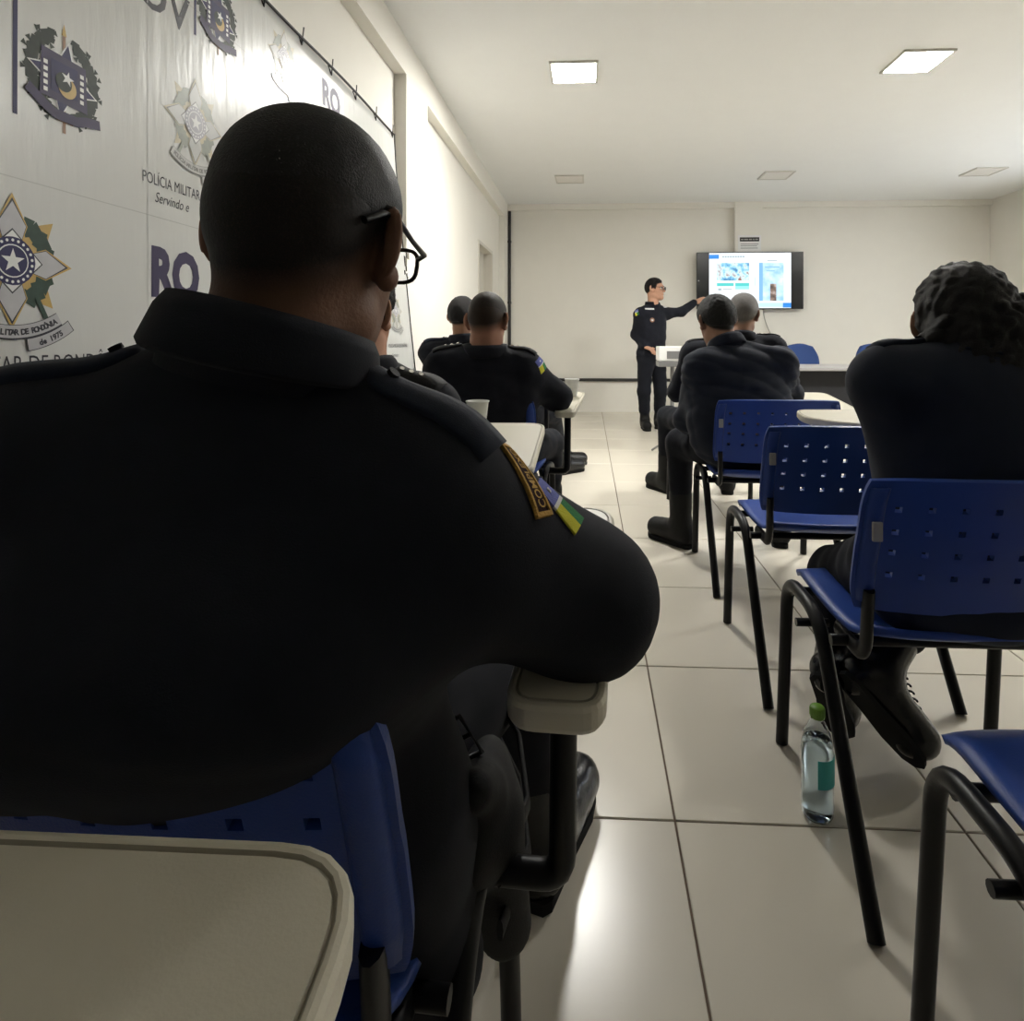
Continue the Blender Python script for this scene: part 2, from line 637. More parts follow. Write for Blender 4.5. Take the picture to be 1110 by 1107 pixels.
def skin_mat(name, skin, hair, rough=0.58):
    m = mat(name, skin, rough, 0.22, bump=0.10, bscale=260)
    nt = m.node_tree
    b = nt.nodes['Principled BSDF']
    at = nt.nodes.new('ShaderNodeAttribute')
    at.attribute_name = 'hair'
    tc = nt.nodes.new('ShaderNodeTexCoord')
    n = nt.nodes.new('ShaderNodeTexNoise')
    n.inputs['Scale'].default_value = 900
    nt.links.new(tc.outputs['Object'], n.inputs['Vector'])
    mth = nt.nodes.new('ShaderNodeMath')
    mth.operation = 'MULTIPLY_ADD'
    mth.inputs[1].default_value = 0.5
    mth.inputs[2].default_value = -0.25
    nt.links.new(n.outputs['Fac'], mth.inputs[0])
    ad = nt.nodes.new('ShaderNodeMath')
    ad.operation = 'ADD'
    ad.use_clamp = True
    nt.links.new(at.outputs['Fac'], ad.inputs[0])
    gate = nt.nodes.new('ShaderNodeMath')
    gate.operation = 'MULTIPLY'
    nt.links.new(mth.outputs[0], gate.inputs[0])
    nt.links.new(at.outputs['Fac'], gate.inputs[1])
    nt.links.new(gate.outputs[0], ad.inputs[1])
    n2 = nt.nodes.new('ShaderNodeTexNoise')
    n2.inputs['Scale'].default_value = 25
    nt.links.new(tc.outputs['Object'], n2.inputs['Vector'])
    sk = nt.nodes.new('ShaderNodeMix')
    sk.data_type = 'RGBA'
    sk.inputs[6].default_value = tuple(k * .85 for k in skin) + (1,)
    sk.inputs[7].default_value = tuple(k * 1.12 for k in skin) + (1,)
    nt.links.new(n2.outputs['Fac'], sk.inputs[0])
    mx = nt.nodes.new('ShaderNodeMix')
    mx.data_type = 'RGBA'
    nt.links.new(ad.outputs[0], mx.inputs[0])
    nt.links.new(sk.outputs[2], mx.inputs[6])
    mx.inputs[7].default_value = hair + (1,)
    nt.links.new(mx.outputs[2], b.inputs['Base Color'])
    return m


def head_prims(c, fr, s):
    g = lambda x, y, z: c + s * (x * fr[0] + y * fr[1] + z * fr[2])
    r = lambda *q: np.array(q) * s
    out = [
        (ell(g(0, -.012, .030), r(.076, .097, .088), fr), .0, 'u'),
        (ell(g(0, -.045, .000), r(.064, .058, .062), fr), .03, 'u'),
        (ell(g(0, .030, -.040), r(.060, .064, .080), fr), .035, 'u'),
        (cap(g(-.045, .0, -.075), g(0, .075, -.103), .018 * s, .020 * s), .03, 'u'),
        (cap(g(.045, .0, -.075), g(0, .075, -.103), .018 * s, .020 * s), .03, 'u'),
        (cap(g(-.038, .082, .026), g(.038, .082, .026), .012 * s), .02, 'u'),
        (ell(g(-.032, .102, .006), r(.017, .016, .012), fr), .012, 's'),
        (ell(g(.032, .102, .006), r(.017, .016, .012), fr), .012, 's'),
        (cap(g(0, .092, .012), g(0, .112, -.028), .008 * s, .013 * s), .012, 'u'),
        (cap(g(-.012, .100, -.032), g(.012, .100, -.032), .009 * s), .008, 'u'),
        (ell(g(0, .094, -.058), r(.024, .011, .006), fr), .006, 'u'),
        (ell(g(0, .092, -.068), r(.021, .011, .007), fr), .006, 'u'),
    ]
    for sd in (-1, 1):
        # ear: flat shell standing off the head, rim, lobe and hollow
        er = np.array([fr[0] * sd * .80 - fr[1] * .60, fr[0] * sd * .60 + fr[1] * .80, fr[2]])
        er = np.array([er[0] / np.linalg.norm(er[0]), er[1] / np.linalg.norm(er[1]), fr[2]])
        out.append((ell(g(sd * .083, -.020, .000), r(.0075, .021, .034), np.array([er[1], er[0], fr[2]])), .008, 'u'))
        out.append((ell(g(sd * .079, -.004, -.030), r(.010, .013, .014), fr), .010, 'u'))
        out.append((ell(g(sd * .090, -.006, .004), r(.009, .013, .020), fr), .006, 's'))
    return out


HL_Y = [-.12, -.09, -.05, -.02, .005, .03, .045, .07, .1]
HL_Z = [-.078, -.072, -.045, -.012, .0, -.012, .045, .058, .066]


def person(name, label, J, head, skin, hairc, jacket='navy', trousers='trousers', boot='bootdull', h=0.009, hh=0.006,
           hair='short', seed=1, group=None, jr=1.0, extra_j=(), extra_b=(), hem=None, collar=True, boot_r=1.0, epaulettes=(True, True),
           amp=0.006, ffreq=28, fdir=None, fcount=7, glasses=False, hand_l=None, hand_r=None, hair_extra=None, fade=0.0, chest=(.19, .12, .21),
           belly=(.18, .135, .18), collar_r=(.075, .07), sleeve=(.062, .056, .040), leg=(.085, .066, .052), rank=False):
    """J: joints in world coordinates. head: (centre, yaw, pitch, roll, scale)"""
    base = A(J['pel'][0], J['pel'][1], 0)
    T = thing(name, label, 'person', base, 0, group)
    off = base

    def loc_(o):
        o.matrix_parent_inverse = Matrix.Translation(-Vector(tuple(off)))
        return o
    hc, yaw, pitch, roll, hs = head
    fr = head_frame(yaw, pitch, roll)
    hc = np.array(hc, float)
    g = lambda x, y, z: hc + hs * (x * fr[0] + y * fr[1] + z * fr[2])
    jp = {k: np.array(v, float) for k, v in J.items()}
    allp = np.array([v for v in jp.values()] + [hc + A(0, 0, .15), hc - A(.12, .12, 0), hc + A(.12, .12, 0)])
    lo, hi = allp.min(0) - .14, allp.max(0) + .14
    lo[2] = max(lo[2], -.005)
    sk = skin_mat(name + '_skin', skin, hairc)
    up_t = jp['neck'] - jp['pel']
    # spine frame
    upv = (jp['neck'] - jp['chest'])
    upv /= np.linalg.norm(upv)
    rt = jp['shR'] - jp['shL']
    rt = rt - upv * rt.dot(upv)
    rt /= np.linalg.norm(rt)
    fw = np.cross(upv, rt)
    tf = np.array([rt, fw, upv])
    upb = (jp['chest'] - jp['pel'])
    upb /= np.linalg.norm(upb)
    rb_ = jp['hipR'] - jp['hipL']
    rb_ = rb_ - upb * rb_.dot(upb)
    rb_ /= np.linalg.norm(rb_)
    bf = np.array([rb_, np.cross(upb, rb_), upb])
    belly_c = jp.get('belly', jp['pel'] * .5 + jp['chest'] * .5)
    chest, belly = np.array(chest), np.array(belly)

    # ---- body: one continuous skin surface
    fine = []
    for k in range(3):
        fine.append((k, hc[k] - .135 * hs, hc[k] + .135 * hs, hh))
    for w in ('wrL', 'wrR'):
        if (w == 'wrL' and hand_l) or (w == 'wrR' and hand_r):
            for k in range(3):
                fine.append((k, jp[w][k] - .03, jp[w][k] + .03, hh))
    B = Field(lo, hi, h, fine)
    B.op(ell(jp['chest'], chest * .86, tf), .02)
    B.op(ell(belly_c, belly * .86, bf), .06)
    B.op(ell(jp['pel'], A(.155, .11, .11), bf), .06)
    B.op(cap(jp['shL'], jp['shR'], .055), .05)
    nb = jp['neck']
    B.op(cap(nb - upv * .04, nb, .062, .057), .05)
    B.op(cap(nb, g(0, -.03, -.04), .056 * hs, .056 * hs), .03)
    for s_ in 'LR':
        B.op(cap(jp['sh' + s_], jp['el' + s_], .05, .042), .04)
        B.op(cap(jp['el' + s_], jp['wr' + s_], .042, .027), .02)
        B.op(cap(jp['hip' + s_], jp['kn' + s_], .08, .055), .04)
        B.op(cap(jp['kn' + s_], jp['an' + s_], .054, .04), .02)
        B.op(cap(jp['an' + s_], jp['an' + s_] + (jp['toe' + s_] - jp['an' + s_]) * .7, .034, .020), .02)
        # hand: palm, four fingers of different lengths with a knuckle bend, thumb from the side
        fdv = (jp['wr' + s_] - jp['el' + s_])
        hd = (hand_l if s_ == 'L' else hand_r) or {}
        fdv = np.array(hd.get('dir', fdv), float)
        fdv /= np.linalg.norm(fdv)
        nrm = np.array(hd.get('nrm', (0, 0, 1)), float)
        nrm = nrm - fdv * nrm.dot(fdv)
        nrm /= np.linalg.norm(nrm)
        sd = np.cross(fdv, nrm) * (1 if s_ == 'L' else -1)    # towards the thumb
        w = jp['wr' + s_]
        B.op(ell(w + fdv * .045, A(.040, .048, .017), np.array([sd, fdv, nrm])), .015)
        cu = hd.get('curl', .35)
        for q, ln in enumerate((.068, .078, .072, .056)):
            b0 = w + fdv * .080 + sd * (.029 - .019 * q)
            b1 = b0 + (fdv * math.cos(cu) - nrm * math.sin(cu)) * ln * .55
            b2 = b1 + (fdv * math.cos(cu * 2.2) - nrm * math.sin(cu * 2.2)) * ln * .5
            B.op(cap(b0, b1, .0095, .0088), .006)
            B.op(cap(b1, b2, .0086, .0072), .003)
        t0 = w + fdv * .025 + sd * .034
        t1 = t0 + fdv * .035 + sd * .024
        B.op(cap(t0, t1, .0125, .0105), .010)
        B.op(cap(t1, t1 + fdv * .028 + sd * .002, .0102, .0085), .003)
    for pr, k, md in head_prims(hc, fr, hs):
        B.op(pr, k * hs, md)
    for pr, k, md in extra_b:
        B.op(pr, k, md)

    def hair_at(v):
        q = (v - hc) / hs @ fr.T
        x, y, z = q[:, 0], q[:, 1], q[:, 2]
        line = np.interp(y, HL_Y, HL_Z)
        d = (z - line) / (.02 + fade)
        a = np.clip(d * 1.7 + .35, 0, 1) * (np.abs(x) < .084) * (z > -.09)
        return a
    body = loc_(link('body', field_mesh(name + '_body', B, sk, hair=hair_at), T))

    # ---- hair
    if hair:
        t = {'crop': .003, 'short': .009, 'full': .014}.get(hair, .009)
        hl, hH = hc - .16 * hs, hc + .16 * hs
        if hair_extra:
            for pr in hair_extra:
                hl, hH = np.minimum(hl, pr[0] - .02), np.maximum(hH, pr[1] + .02)
        Hf = Field(hl, hH, hh)
        Hf.op(ell(g(0, -.012, .030), (A(.076, .097, .088) + t) * hs, fr), 0)
        if hair != 'crop':
            Hf.op(ell(g(0, -.045, .000), (A(.064, .058, .062) + t) * hs, fr), .03)

        def sink(x, y, z):
            q = np.stack([x - hc[0], y - hc[1], z - hc[2]], -1) / hs @ fr.T
            lz = q[:, 2] - np.interp(q[:, 1], HL_Y, HL_Z) - (.004 if hair == 'crop' else .004)
            wd = .045 if hair == 'crop' else .028
            return (1 - np.clip(lz / wd, 0, 1)) ** 1.5 * (t + .006) * hs + (np.clip(-lz / .02, 0, 1)) * .02
        Hf.displace(sink)
        if hair_extra:
            for pr in hair_extra:
                Hf.op(pr, .006)
        fz = folds(seed + 5, (.010 if hair == 'full' else .0050) if hair != 'crop' else .0006, 90 if hair == 'full' else 180)
        Hf.displace(fz)
        hm = M.get('hair_' + name) or mat('hair_' + name, hairc, 0.6, 0.3, bump=0.25 if hair == 'crop' else 0.8, bscale=500, var=0.4, vscale=180)
        loc_(link('hair', field_mesh(name + '_hair', Hf, hm), T))

    # ---- jacket
    Jf = Field(lo, hi, h)
    c_ = chest * jr
    Jf.op(ell(jp['chest'], c_, tf), .02)
    Jf.op(ell(belly_c, belly * jr, bf), .08)
    Jf.op(ell(jp['pel'] + upb * .03, A(.185, .135, .12) * jr, bf), .06)
    Jf.op(cap(jp['shL'], jp['shR'], sleeve[0] * 1.02), .07)
    for s_ in 'LR':
        Jf.op(cap(nb - upv * .025, jp['sh' + s_], .050, sleeve[0] * .92), .05)
        Jf.op(cap(jp['sh' + s_], jp['el' + s_], sleeve[0], sleeve[1]), .05)
        we = jp['wr' + s_] + (jp['el' + s_] - jp['wr' + s_]) * .06
        Jf.op(cap(jp['el' + s_], we, sleeve[1], sleeve[2]), .025)
    for pr, k, md in extra_j:
        Jf.op(pr, k, md)
    # neck opening
    Jf.op(cap(nb, nb + (g(0, -.03, -.04) - nb) * 1.6, .060, .066), .012, 's')
    Jf.displace(folds(seed, amp, ffreq, fdir, fcount))
    hz = hem if hem is not None else jp['pel'] - upb * .07
    if np.ndim(hz) == 0:
        Jf.cut(lambda X, Y, Z: (hz - Z) + 0 * X + 0 * Y, .01)
    else:
        # hem plane is across the spine, but arms are kept
        arm = Field.__new__(Field)
        nz_ = upb

        def hemcut(X, Y, Z):
            pl = -((X - hz[0]) * nz_[0] + (Y - hz[1]) * nz_[1] + (Z - hz[2]) * nz_[2])
            return pl
        Jf.cut(hemcut, .01)
    jk = loc_(link('jacket', field_mesh(name + '_jacket', Jf, M[jacket]), T))

    # ---- trousers
    Tf = Field(np.minimum.reduce([jp[k] for k in ('pel', 'hipL', 'hipR', 'knL', 'knR', 'anL', 'anR')]) - .16,
               np.maximum.reduce([jp[k] for k in ('pel', 'hipL', 'hipR', 'knL', 'knR', 'anL', 'anR')]) + .16, h)
    Tf.op(ell(jp['pel'], A(.175, .125, .11), bf), .02)
    for s_ in 'LR':
        Tf.op(cap(jp['hip' + s_], jp['kn' + s_], leg[0] + .006, leg[1]), .05)
        a = jp['an' + s_] + (jp['kn' + s_] - jp['an' + s_]) * .34
        Tf.op(cap(jp['kn' + s_], a, leg[1], leg[2]), .03)
    Tf.displace(folds(seed + 9, .006, 30))
    Tf.cut(lambda X, Y, Z: (.02 - Z) + 0 * X + 0 * Y, .01)
    loc_(link('trousers', field_mesh(name + '_trousers', Tf, M[trousers]), T))

    # ---- boots
    for s_ in 'LR':
        an, toe, kn = jp['an' + s_], jp['toe' + s_], jp['kn' + s_]
        fdir_ = toe - an
        fl = np.linalg.norm(fdir_)
        f_ = fdir_ / fl
        shin = kn - an
        shin /= np.linalg.norm(shin)
        lo_b = np.minimum(np.minimum(an, toe), an + shin * .16) - .1
        hi_b = np.maximum(np.maximum(an, toe), an + shin * .16) + .1
        Bf = Field(lo_b, hi_b, min(h, .008))
        dn = -shin + f_ * shin.dot(f_)
        if np.linalg.norm(dn) < .2:
            dn = A(0, 0, -1)
        dn /= np.linalg.norm(dn)
        if an[2] < .16:
            dn = A(0, 0, -1)
        heel = an - f_ * .025 + dn * max(0, min(.06, an[2] - .045))
        br = boot_r
        Bf.op(cap(an + shin * .15, an, .056 * br, .052 * br), .02)
        Bf.op(cap(an, heel, .048 * br, .044 * br), .03)
        Bf.op(cap(an + f_ * .03 + dn * .015, toe - f_ * .03, .047 * br, .043 * br), .03)
        Bf.op(cap(heel, toe - f_ * .02, .043 * br, .044 * br), .03)
        if an[2] >= .16:
            # raised heel: a welt and a heel block under the tilted foot
            Bf.op(ell(toe - f_ * .035 + dn * .030 * br, A(.046, .046, .046) * br), .012)
            Bf.op(cap(heel + dn * .012, heel + dn * .030, .036 * br, .036 * br), .008)
        Bf.displace(folds(seed + 20, .0016, 40))
        Bf.cut(lambda X, Y, Z: (.012 - Z) + 0 * X + 0 * Y, .006)
        bo = loc_(link('boot', field_mesh(name + '_boot', Bf, M[boot]), T))
        if boot == 'boot':
            # laces over the instep and, for a tilted foot, its sole
            sv = np.cross(f_, dn)
            for q in range(5):
                c0 = an + f_ * (.035 + .016 * q) - dn * (.004 - .003 * q)
                mb = MB()
                mb.tube([c0 + (sv * math.sin(t_) - dn * math.cos(t_)) * .0505 * br for t_ in np.linspace(-.75, .75, 9)], .0028, n=6)
                mb.build('lace', M['strap'], bo).matrix_parent_inverse = Matrix.Identity(4)
            if an[2] >= .16:
                h0, t0_ = heel + dn * .050 * br - f_ * .03, toe + dn * .040 * br + f_ * .015
                ax2 = (t0_ - h0)
                ll = np.linalg.norm(ax2)
                ax2 /= ll
                dn2 = dn - ax2 * dn.dot(ax2)
                dn2 /= np.linalg.norm(dn2)
                ln = [(.0, .020), (.02, .034), (.10, .034), (ll * .70, .042), (ll * .92, .034), (ll, .014)]
                pts = [h0 + ax2 * a_ + sv * w_ for a_, w_ in ln] + [h0 + ax2 * a_ - sv * w_ for a_, w_ in reversed(ln)]
                n = len(pts)
                mb = MB()
                mb.add(pts + [p + dn2 * .012 for p in pts], [tuple(range(n)), tuple(range(2 * n - 1, n - 1, -1))] + [(i, i + n, (i + 1) % n + n, (i + 1) % n) for i in range(n)])
                mb.build('sole', M['sole'], bo).matrix_parent_inverse = Matrix.Identity(4)
        if toe[2] < .09 and an[2] < .16:
            mb = MB()
            f2 = A(f_[0], f_[1], 0)
            f2 /= np.linalg.norm(f2)
            s2 = A(f2[1], -f2[0], 0)
            ln = [(-.070, .026), (-.055, .038), (.0, .040), (.06, .040), (fl * .72, .048), (fl * .95, .040), (fl + .018, .016)]
            pts = [an + f2 * a + s2 * w_ for a, w_ in ln] + [an + f2 * a - s2 * w_ for a, w_ in reversed(ln)]
            n = len(pts)
            vv = [(p[0], p[1], .001) for p in pts] + [(p[0], p[1], .022) for p in pts]
            mb.add(vv, [tuple(range(n)), tuple(range(2 * n - 1, n - 1, -1))] + [(i, i + n, (i + 1) % n + n, (i + 1) % n) for i in range(n)])
            so = mb.build('sole', M['sole'], bo)
            so.matrix_parent_inverse = Matrix.Identity(4)

    # ---- collar: stand and fall around the neck
    if collar:
        ax_ = g(0, -.03, -.04) - nb
        ax_ /= np.linalg.norm(ax_)
        cr = rt - ax_ * rt.dot(ax_)
        cr /= np.linalg.norm(cr)
        cf = np.cross(ax_, cr)
        prof = [(1.00, -.030), (.98, .008), (.99, .020), (1.06, .025), (1.14, .014), (1.23, -.014), (1.20, -.018), (1.10, .006), (1.03, .015), (1.03, -.030)]
        V, Fc = [], []
        N = 40
        a0, a1 = math.radians(24), math.radians(336)
        for i in range(N):
            th = a0 + (a1 - a0) * i / (N - 1)
            dirv = cr * math.sin(th) * collar_r[0] + cf * math.cos(th) * collar_r[1]
            bk = .5 - .5 * math.cos(th)            # 1 at the nape
            for (rr, zz) in prof:
                V.append(nb + dirv * rr + ax_ * (zz * (.75 + .45 * bk) + .018 * bk - .012) - cf * .012)
        k = len(prof)
        for i in range(N - 1):
            for j in range(k):
                Fc.append((i * k + j, i * k + (j + 1) % k, (i + 1) * k + (j + 1) % k, (i + 1) * k + j))
        Fc.append(tuple(range(k))[::-1])
        Fc.append(tuple((N - 1) * k + j for j in range(k)))
        loc_(link('collar', newmesh(name + '_collar', V, Fc, M[jacket], smooth=True), T))

    # ---- epaulettes: straps lying on the shoulder cloth
    bvj = surface(jk)
    for s_, on in zip('LR', epaulettes):
        if not on:
            continue
        a = nb + (jp['sh' + s_] - nb) * .42
        b = jp['sh' + s_] + (jp['sh' + s_] - nb) * .06
        d = b - a
        d /= np.linalg.norm(d)
        upn = upv - d * upv.dot(d)
        upn /= np.linalg.norm(upn)
        sdv = np.cross(d, upn)

        def lay(p):
            r = bvj.ray_cast(Vector(tuple(p + upn * .25)), Vector(tuple(-upn)))
            return np.array(r[0]) if r[0] is not None else p
        V = []
        nn = 11
        for i in range(nn):
            t = i / (nn - 1)
            wdt = (.022 + .008 * t) * (.55 if i == 0 else 1)
            c0 = a + (b - a) * t
            for (sw, z) in ((-1, -.004), (-1, .005), (0, .007), (1, .005), (1, -.004)):
                V.append(lay(c0 + sdv * wdt * sw) + upn * (z + .004 * math.sin(math.pi * t)))
        Fc = [(i * 5 + j, (i + 1) * 5 + j, (i + 1) * 5 + j + 1, i * 5 + j + 1) for i in range(nn - 1) for j in range(4)]
        Fc += [(i * 5 + 4, (i + 1) * 5 + 4, (i + 1) * 5, i * 5) for i in range(nn - 1)]
        Fc += [(0, 1, 2, 3, 4), tuple((nn - 1) * 5 + j for j in (4, 3, 2, 1, 0))]
        ep = loc_(link('epaulette', newmesh(name + '_epaulette', V, Fc, M['strap'] if rank else M['navy_worn'], smooth=True), T))
        for q in range(3 if rank else 1):
            mb = MB()
            cc = lay(a + (b - a) * (.12 + .2 * q)) + upn * .008
            mb.tube([cc, cc + upn * .004], .006, n=10)
            bt = mb.build('button', M['metal'] if rank else M['strap'], ep)
            bt.matrix_parent_inverse = Matrix.Identity(4)

    # ---- eyes
    for sd in (-1, 1):
        mb = MB()
        R_ = .0115 * hs
        c = g(sd * .032, .084, .005)
        prof = [(R_ * math.sin(a), -R_ * math.cos(a)) for a in np.linspace(0.05, math.pi - .05, 9)]
        vv, ff, mi = [], [], []
        n = 12
        for (r_, z_) in prof:
            for j in range(n):
                th = 2 * math.pi * j / n
                vv.append(c + r_ * math.cos(th) * fr[0] + r_ * math.sin(th) * fr[2] + z_ * fr[1])
        for i in range(len(prof) - 1):
            mb_i = 1 if i >= len(prof) - 3 else 0
            for j in range(n):
                ff.append((i * n + j, i * n + (j + 1) % n, (i + 1) * n + (j + 1) % n, (i + 1) * n + j))
                mi.append(mb_i)
        me = newmesh(name + '_eye', vv, ff, [M['eye'], M['iris']], mi, True)
        loc_(link('eye', me, T))

    # ---- glasses
    if glasses:
        gl = MB()
        th = .0024
        for sd in (-1, 1):
            rim = []
            for i in range(25):
                a = 2 * math.pi * i / 24
                ex, ez = math.cos(a), math.sin(a)
                ex = math.copysign(abs(ex) ** .6, ex)
                ez = math.copysign(abs(ez) ** .6, ez)
                rim.append(g(sd * .034 + .027 * ex, .117 - .010 * (abs(sd * .034 + .027 * ex) / .06) ** 2, .002 + .019 * ez))
            gl.tube(rim, th, n=6, caps=False)
            gl.tube([g(sd * .061, .107, .010), g(sd * .074, .092, .012), g(sd * .080, .04, .016), g(sd * .084, -.005, .024), g(sd * .083, -.035, .022), g(sd * .076, -.056, .010)],
                    [th * 1.3, th * 1.3, th, th * 1.2, th * 1.6, th * 1.6], n=6)
            gl.tube([g(sd * .008, .114, -.002), g(sd * .010, .104, -.010)], .003, n=6)
        gl.tube([g(-.008, .117, .006), g(0, .119, .009), g(.008, .117, .006)], th, n=6)
        go = loc_(gl.build('glasses', M['frame_black'], T))
        ln = MB()
        for sd in (-1, 1):
            pts = []
            for i in range(16):
                a = 2 * math.pi * i / 16
                ex, ez = math.cos(a), math.sin(a)
                ex = math.copysign(abs(ex) ** .6, ex)
                ez = math.copysign(abs(ez) ** .6, ez)
                pts.append(g(sd * .034 + .026 * ex, .1165 - .010 * (abs(sd * .034 + .026 * ex) / .06) ** 2, .002 + .018 * ez))
            n = len(pts)
            vv = pts + [p + fr[1] * .0015 * hs for p in pts]
            ln.add(vv, [tuple(range(n))[::-1], tuple(range(n, 2 * n))] + [(i, (i + 1) % n, (i + 1) % n + n, i + n) for i in range(n)])
        lo_ = ln.build('lens', M['lens'], go)
        lo_.matrix_parent_inverse = Matrix.Identity(4)
    return T, dict(fr=fr, g=g, tf=tf, upv=upv, rt=rt, fw=fw, off=off, loc=loc_, jacket=jk)


# ================================================================== the room
XL, XR, YB, YF, ZC = -1.125, 5.39, 8.30, -5.2, 2.88
XREC = XL - 0.075


def structure(name, mb, mats, parent=None):
    o = mb.build(name, mats, parent)
    o['kind'] = 'structure'
    return o


# floor: grout bed and single tiles
mb = MB()
mb.box((XREC - .35, YF - .05, -.12), (XR + .05, YB + .05, -.003))
floor = structure('floor', mb, M['grout'])
TS, JX, JY, GAP = 0.60, 0.184, 0.683, 0.0022
tile_cache = {}


def tile_mesh(w, l):
    key = (round(w, 3), round(l, 3))
    if key not in tile_cache:
        b = .0015
        v = [(0, 0, -.006), (w, 0, -.006), (w, l, -.006), (0, l, -.006), (0, 0, -b), (w, 0, -b), (w, l, -b), (0, l, -b),
             (b, b, 0), (w - b, b, 0), (w - b, l - b, 0), (b, l - b, 0)]
        f = [(0, 1, 5, 4), (1, 2, 6, 5), (2, 3, 7, 6), (3, 0, 4, 7), (4, 5, 9, 8), (5, 6, 10, 9), (6, 7, 11, 10), (7, 4, 8, 11), (8, 9, 10, 11)]
        tile_cache[key] = newmesh('floor_tile', v, f, M['tile'])
    return tile_cache[key]


for i in range(-3, 10):
    for j in range(-10, 14):
        x0, x1 = max(JX + i * TS, XREC), min(JX + (i + 1) * TS, XR)
        y0, y1 = max(JY + j * TS, YF), min(JY + (j + 1) * TS, YB)
        if x1 - x0 < .02 or y1 - y0 < .02:
            continue
        link('tile', tile_mesh(x1 - x0 - 2 * GAP, y1 - y0 - 2 * GAP), floor, (x0 + GAP, y0 + GAP, 0))

mb = MB()
mb.box((XREC - .35, YF - .05, ZC), (XR + .05, YB + .05, ZC + .12))
structure('ceiling', mb, M['ceiling'])

# left wall with pilasters, a top beam and a doorway near the far end
DY0, DY1, DZ = 6.45, 7.38, 2.10
mb = MB()
T_ = XREC - .16
for y0, y1, z0, z1 in ((YF, DY0, 0, ZC), (DY1, YB, 0, ZC), (DY0, DY1, DZ, ZC)):
    mb.box((T_, y0, z0), (XREC, y1, z1))
for y0, y1 in ((-1.2, -.75), (3.64, 4.13), (7.95, YB)):
    mb.box((XREC, y0, 0), (XL, y1, ZC))
for y0, y1 in ((YF, -1.2), (-.75, 3.64), (4.13, 7.95)):
    mb.box((XREC, y0, 2.66), (XL, y1, ZC))
wl = structure('wall_left', mb, M['wall'])
mb = MB()
mb.box((T_ + .02, DY0, 0), (T_ + .06, DY1, DZ))
d1 = structure('door_1', mb, M['door'])
mb = MB()
for y0, y1, z0, z1 in ((DY0, DY0 + .035, 0, DZ), (DY1 - .035, DY1, 0, DZ), (DY0 + .035, DY1 - .035, DZ - .035, DZ)):
    mb.box((T_ + .06, y0, z0), (XREC + .008, y1, z1))
mb.build('door_frame', M['door'], d1)
mb = MB()
mb.tube([(T_ + .06, DY0 + .1, 1.02), (T_ + .10, DY0 + .1, 1.02), (T_ + .10, DY0 + .2, 1.02)], .009)
mb.build('door_handle', M['metal'], d1)

# front wall (behind the screen)
mb = MB()
mb.box((T_, YB, 0), (XR + .16, YB + .16, ZC))
mb.box((1.99, YB - .07, 0), (2.36, YB, ZC))
mb.box((XL, YB - .05, 2.80), (1.99, YB, ZC))
mb.box((2.36, YB - .05, 2.80), (XR, YB, ZC))
mb.box((XL, YB - .015, 0), (1.99, YB, .315))
mb.box((2.36, YB - .015, 0), (XR, YB, .315))
structure('wall_front', mb, M['wall'])
mb = MB()
WY0, WY1, WZ0, WZ1 = 3.9, 6.9, 1.00, 2.35
for y0, y1, z0, z1 in ((YF, WY0, 0, ZC), (WY1, YB, 0, ZC), (WY0, WY1, 0, WZ0), (WY0, WY1, WZ1, ZC)):
    mb.box((XR, y0, z0), (XR + .16, y1, z1))
mb.box((XR - .07, 7.2, 0), (XR, 7.55, ZC))
structure('wall_right', mb, M['wall'])
# the daylight window in the right wall: frame, mullions and panes
mb = MB()
for y0, y1, z0, z1 in ((WY0, WY1, WZ0, WZ0 + .05), (WY0, WY1, WZ1 - .05, WZ1), (WY0, WY0 + .05, WZ0 + .05, WZ1 - .05), (WY1 - .05, WY1, WZ0 + .05, WZ1 - .05)):
    mb.box((XR + .05, y0, z0), (XR + .11, y1, z1))
win = structure('window_1', mb, M['panel_frame'])
for k in range(1, 4):
    mb = MB()
    y = WY0 + (WY1 - WY0) * k / 4
    mb.box((XR + .055, y - .025, WZ0 + .05), (XR + .105, y + .025, WZ1 - .05))
    mb.build('mullion', M['panel_frame'], win)
for k in range(4):
    mb = MB()
    y0, y1 = WY0 + (WY1 - WY0) * k / 4 + .026, WY0 + (WY1 - WY0) * (k + 1) / 4 - .026
    mb.box((XR + .078, y0, WZ0 + .05), (XR + .082, y1, WZ1 - .05))
    mb.build('pane', M['lens'], win)
mb = MB()
mb.box((T_, YF - .16, 0), (XR + .16, YF, ZC))
structure('wall_back', mb, M['wall_rear'])  # unseen wall, set far back and darkened to weaken the fill light
# dark conduit: down the corner and along the wall
mb = MB()
mb.box((XL + .005, YB - .045, .43), (XL + .045, YB - .012, ZC - .09), bev=.006)
for z in (2.35, 1.5):
    mb.box((XL + .0, YB - .05, z), (XL + .05, YB - .010, z + .03))
structure('trim_1', mb, M['conduit'])
mb = MB()
mb.box((XL + .045, YB - .04, .425), (1.97, YB - .001, .465), bev=.006)
structure('trim_2', mb, M['conduit'])

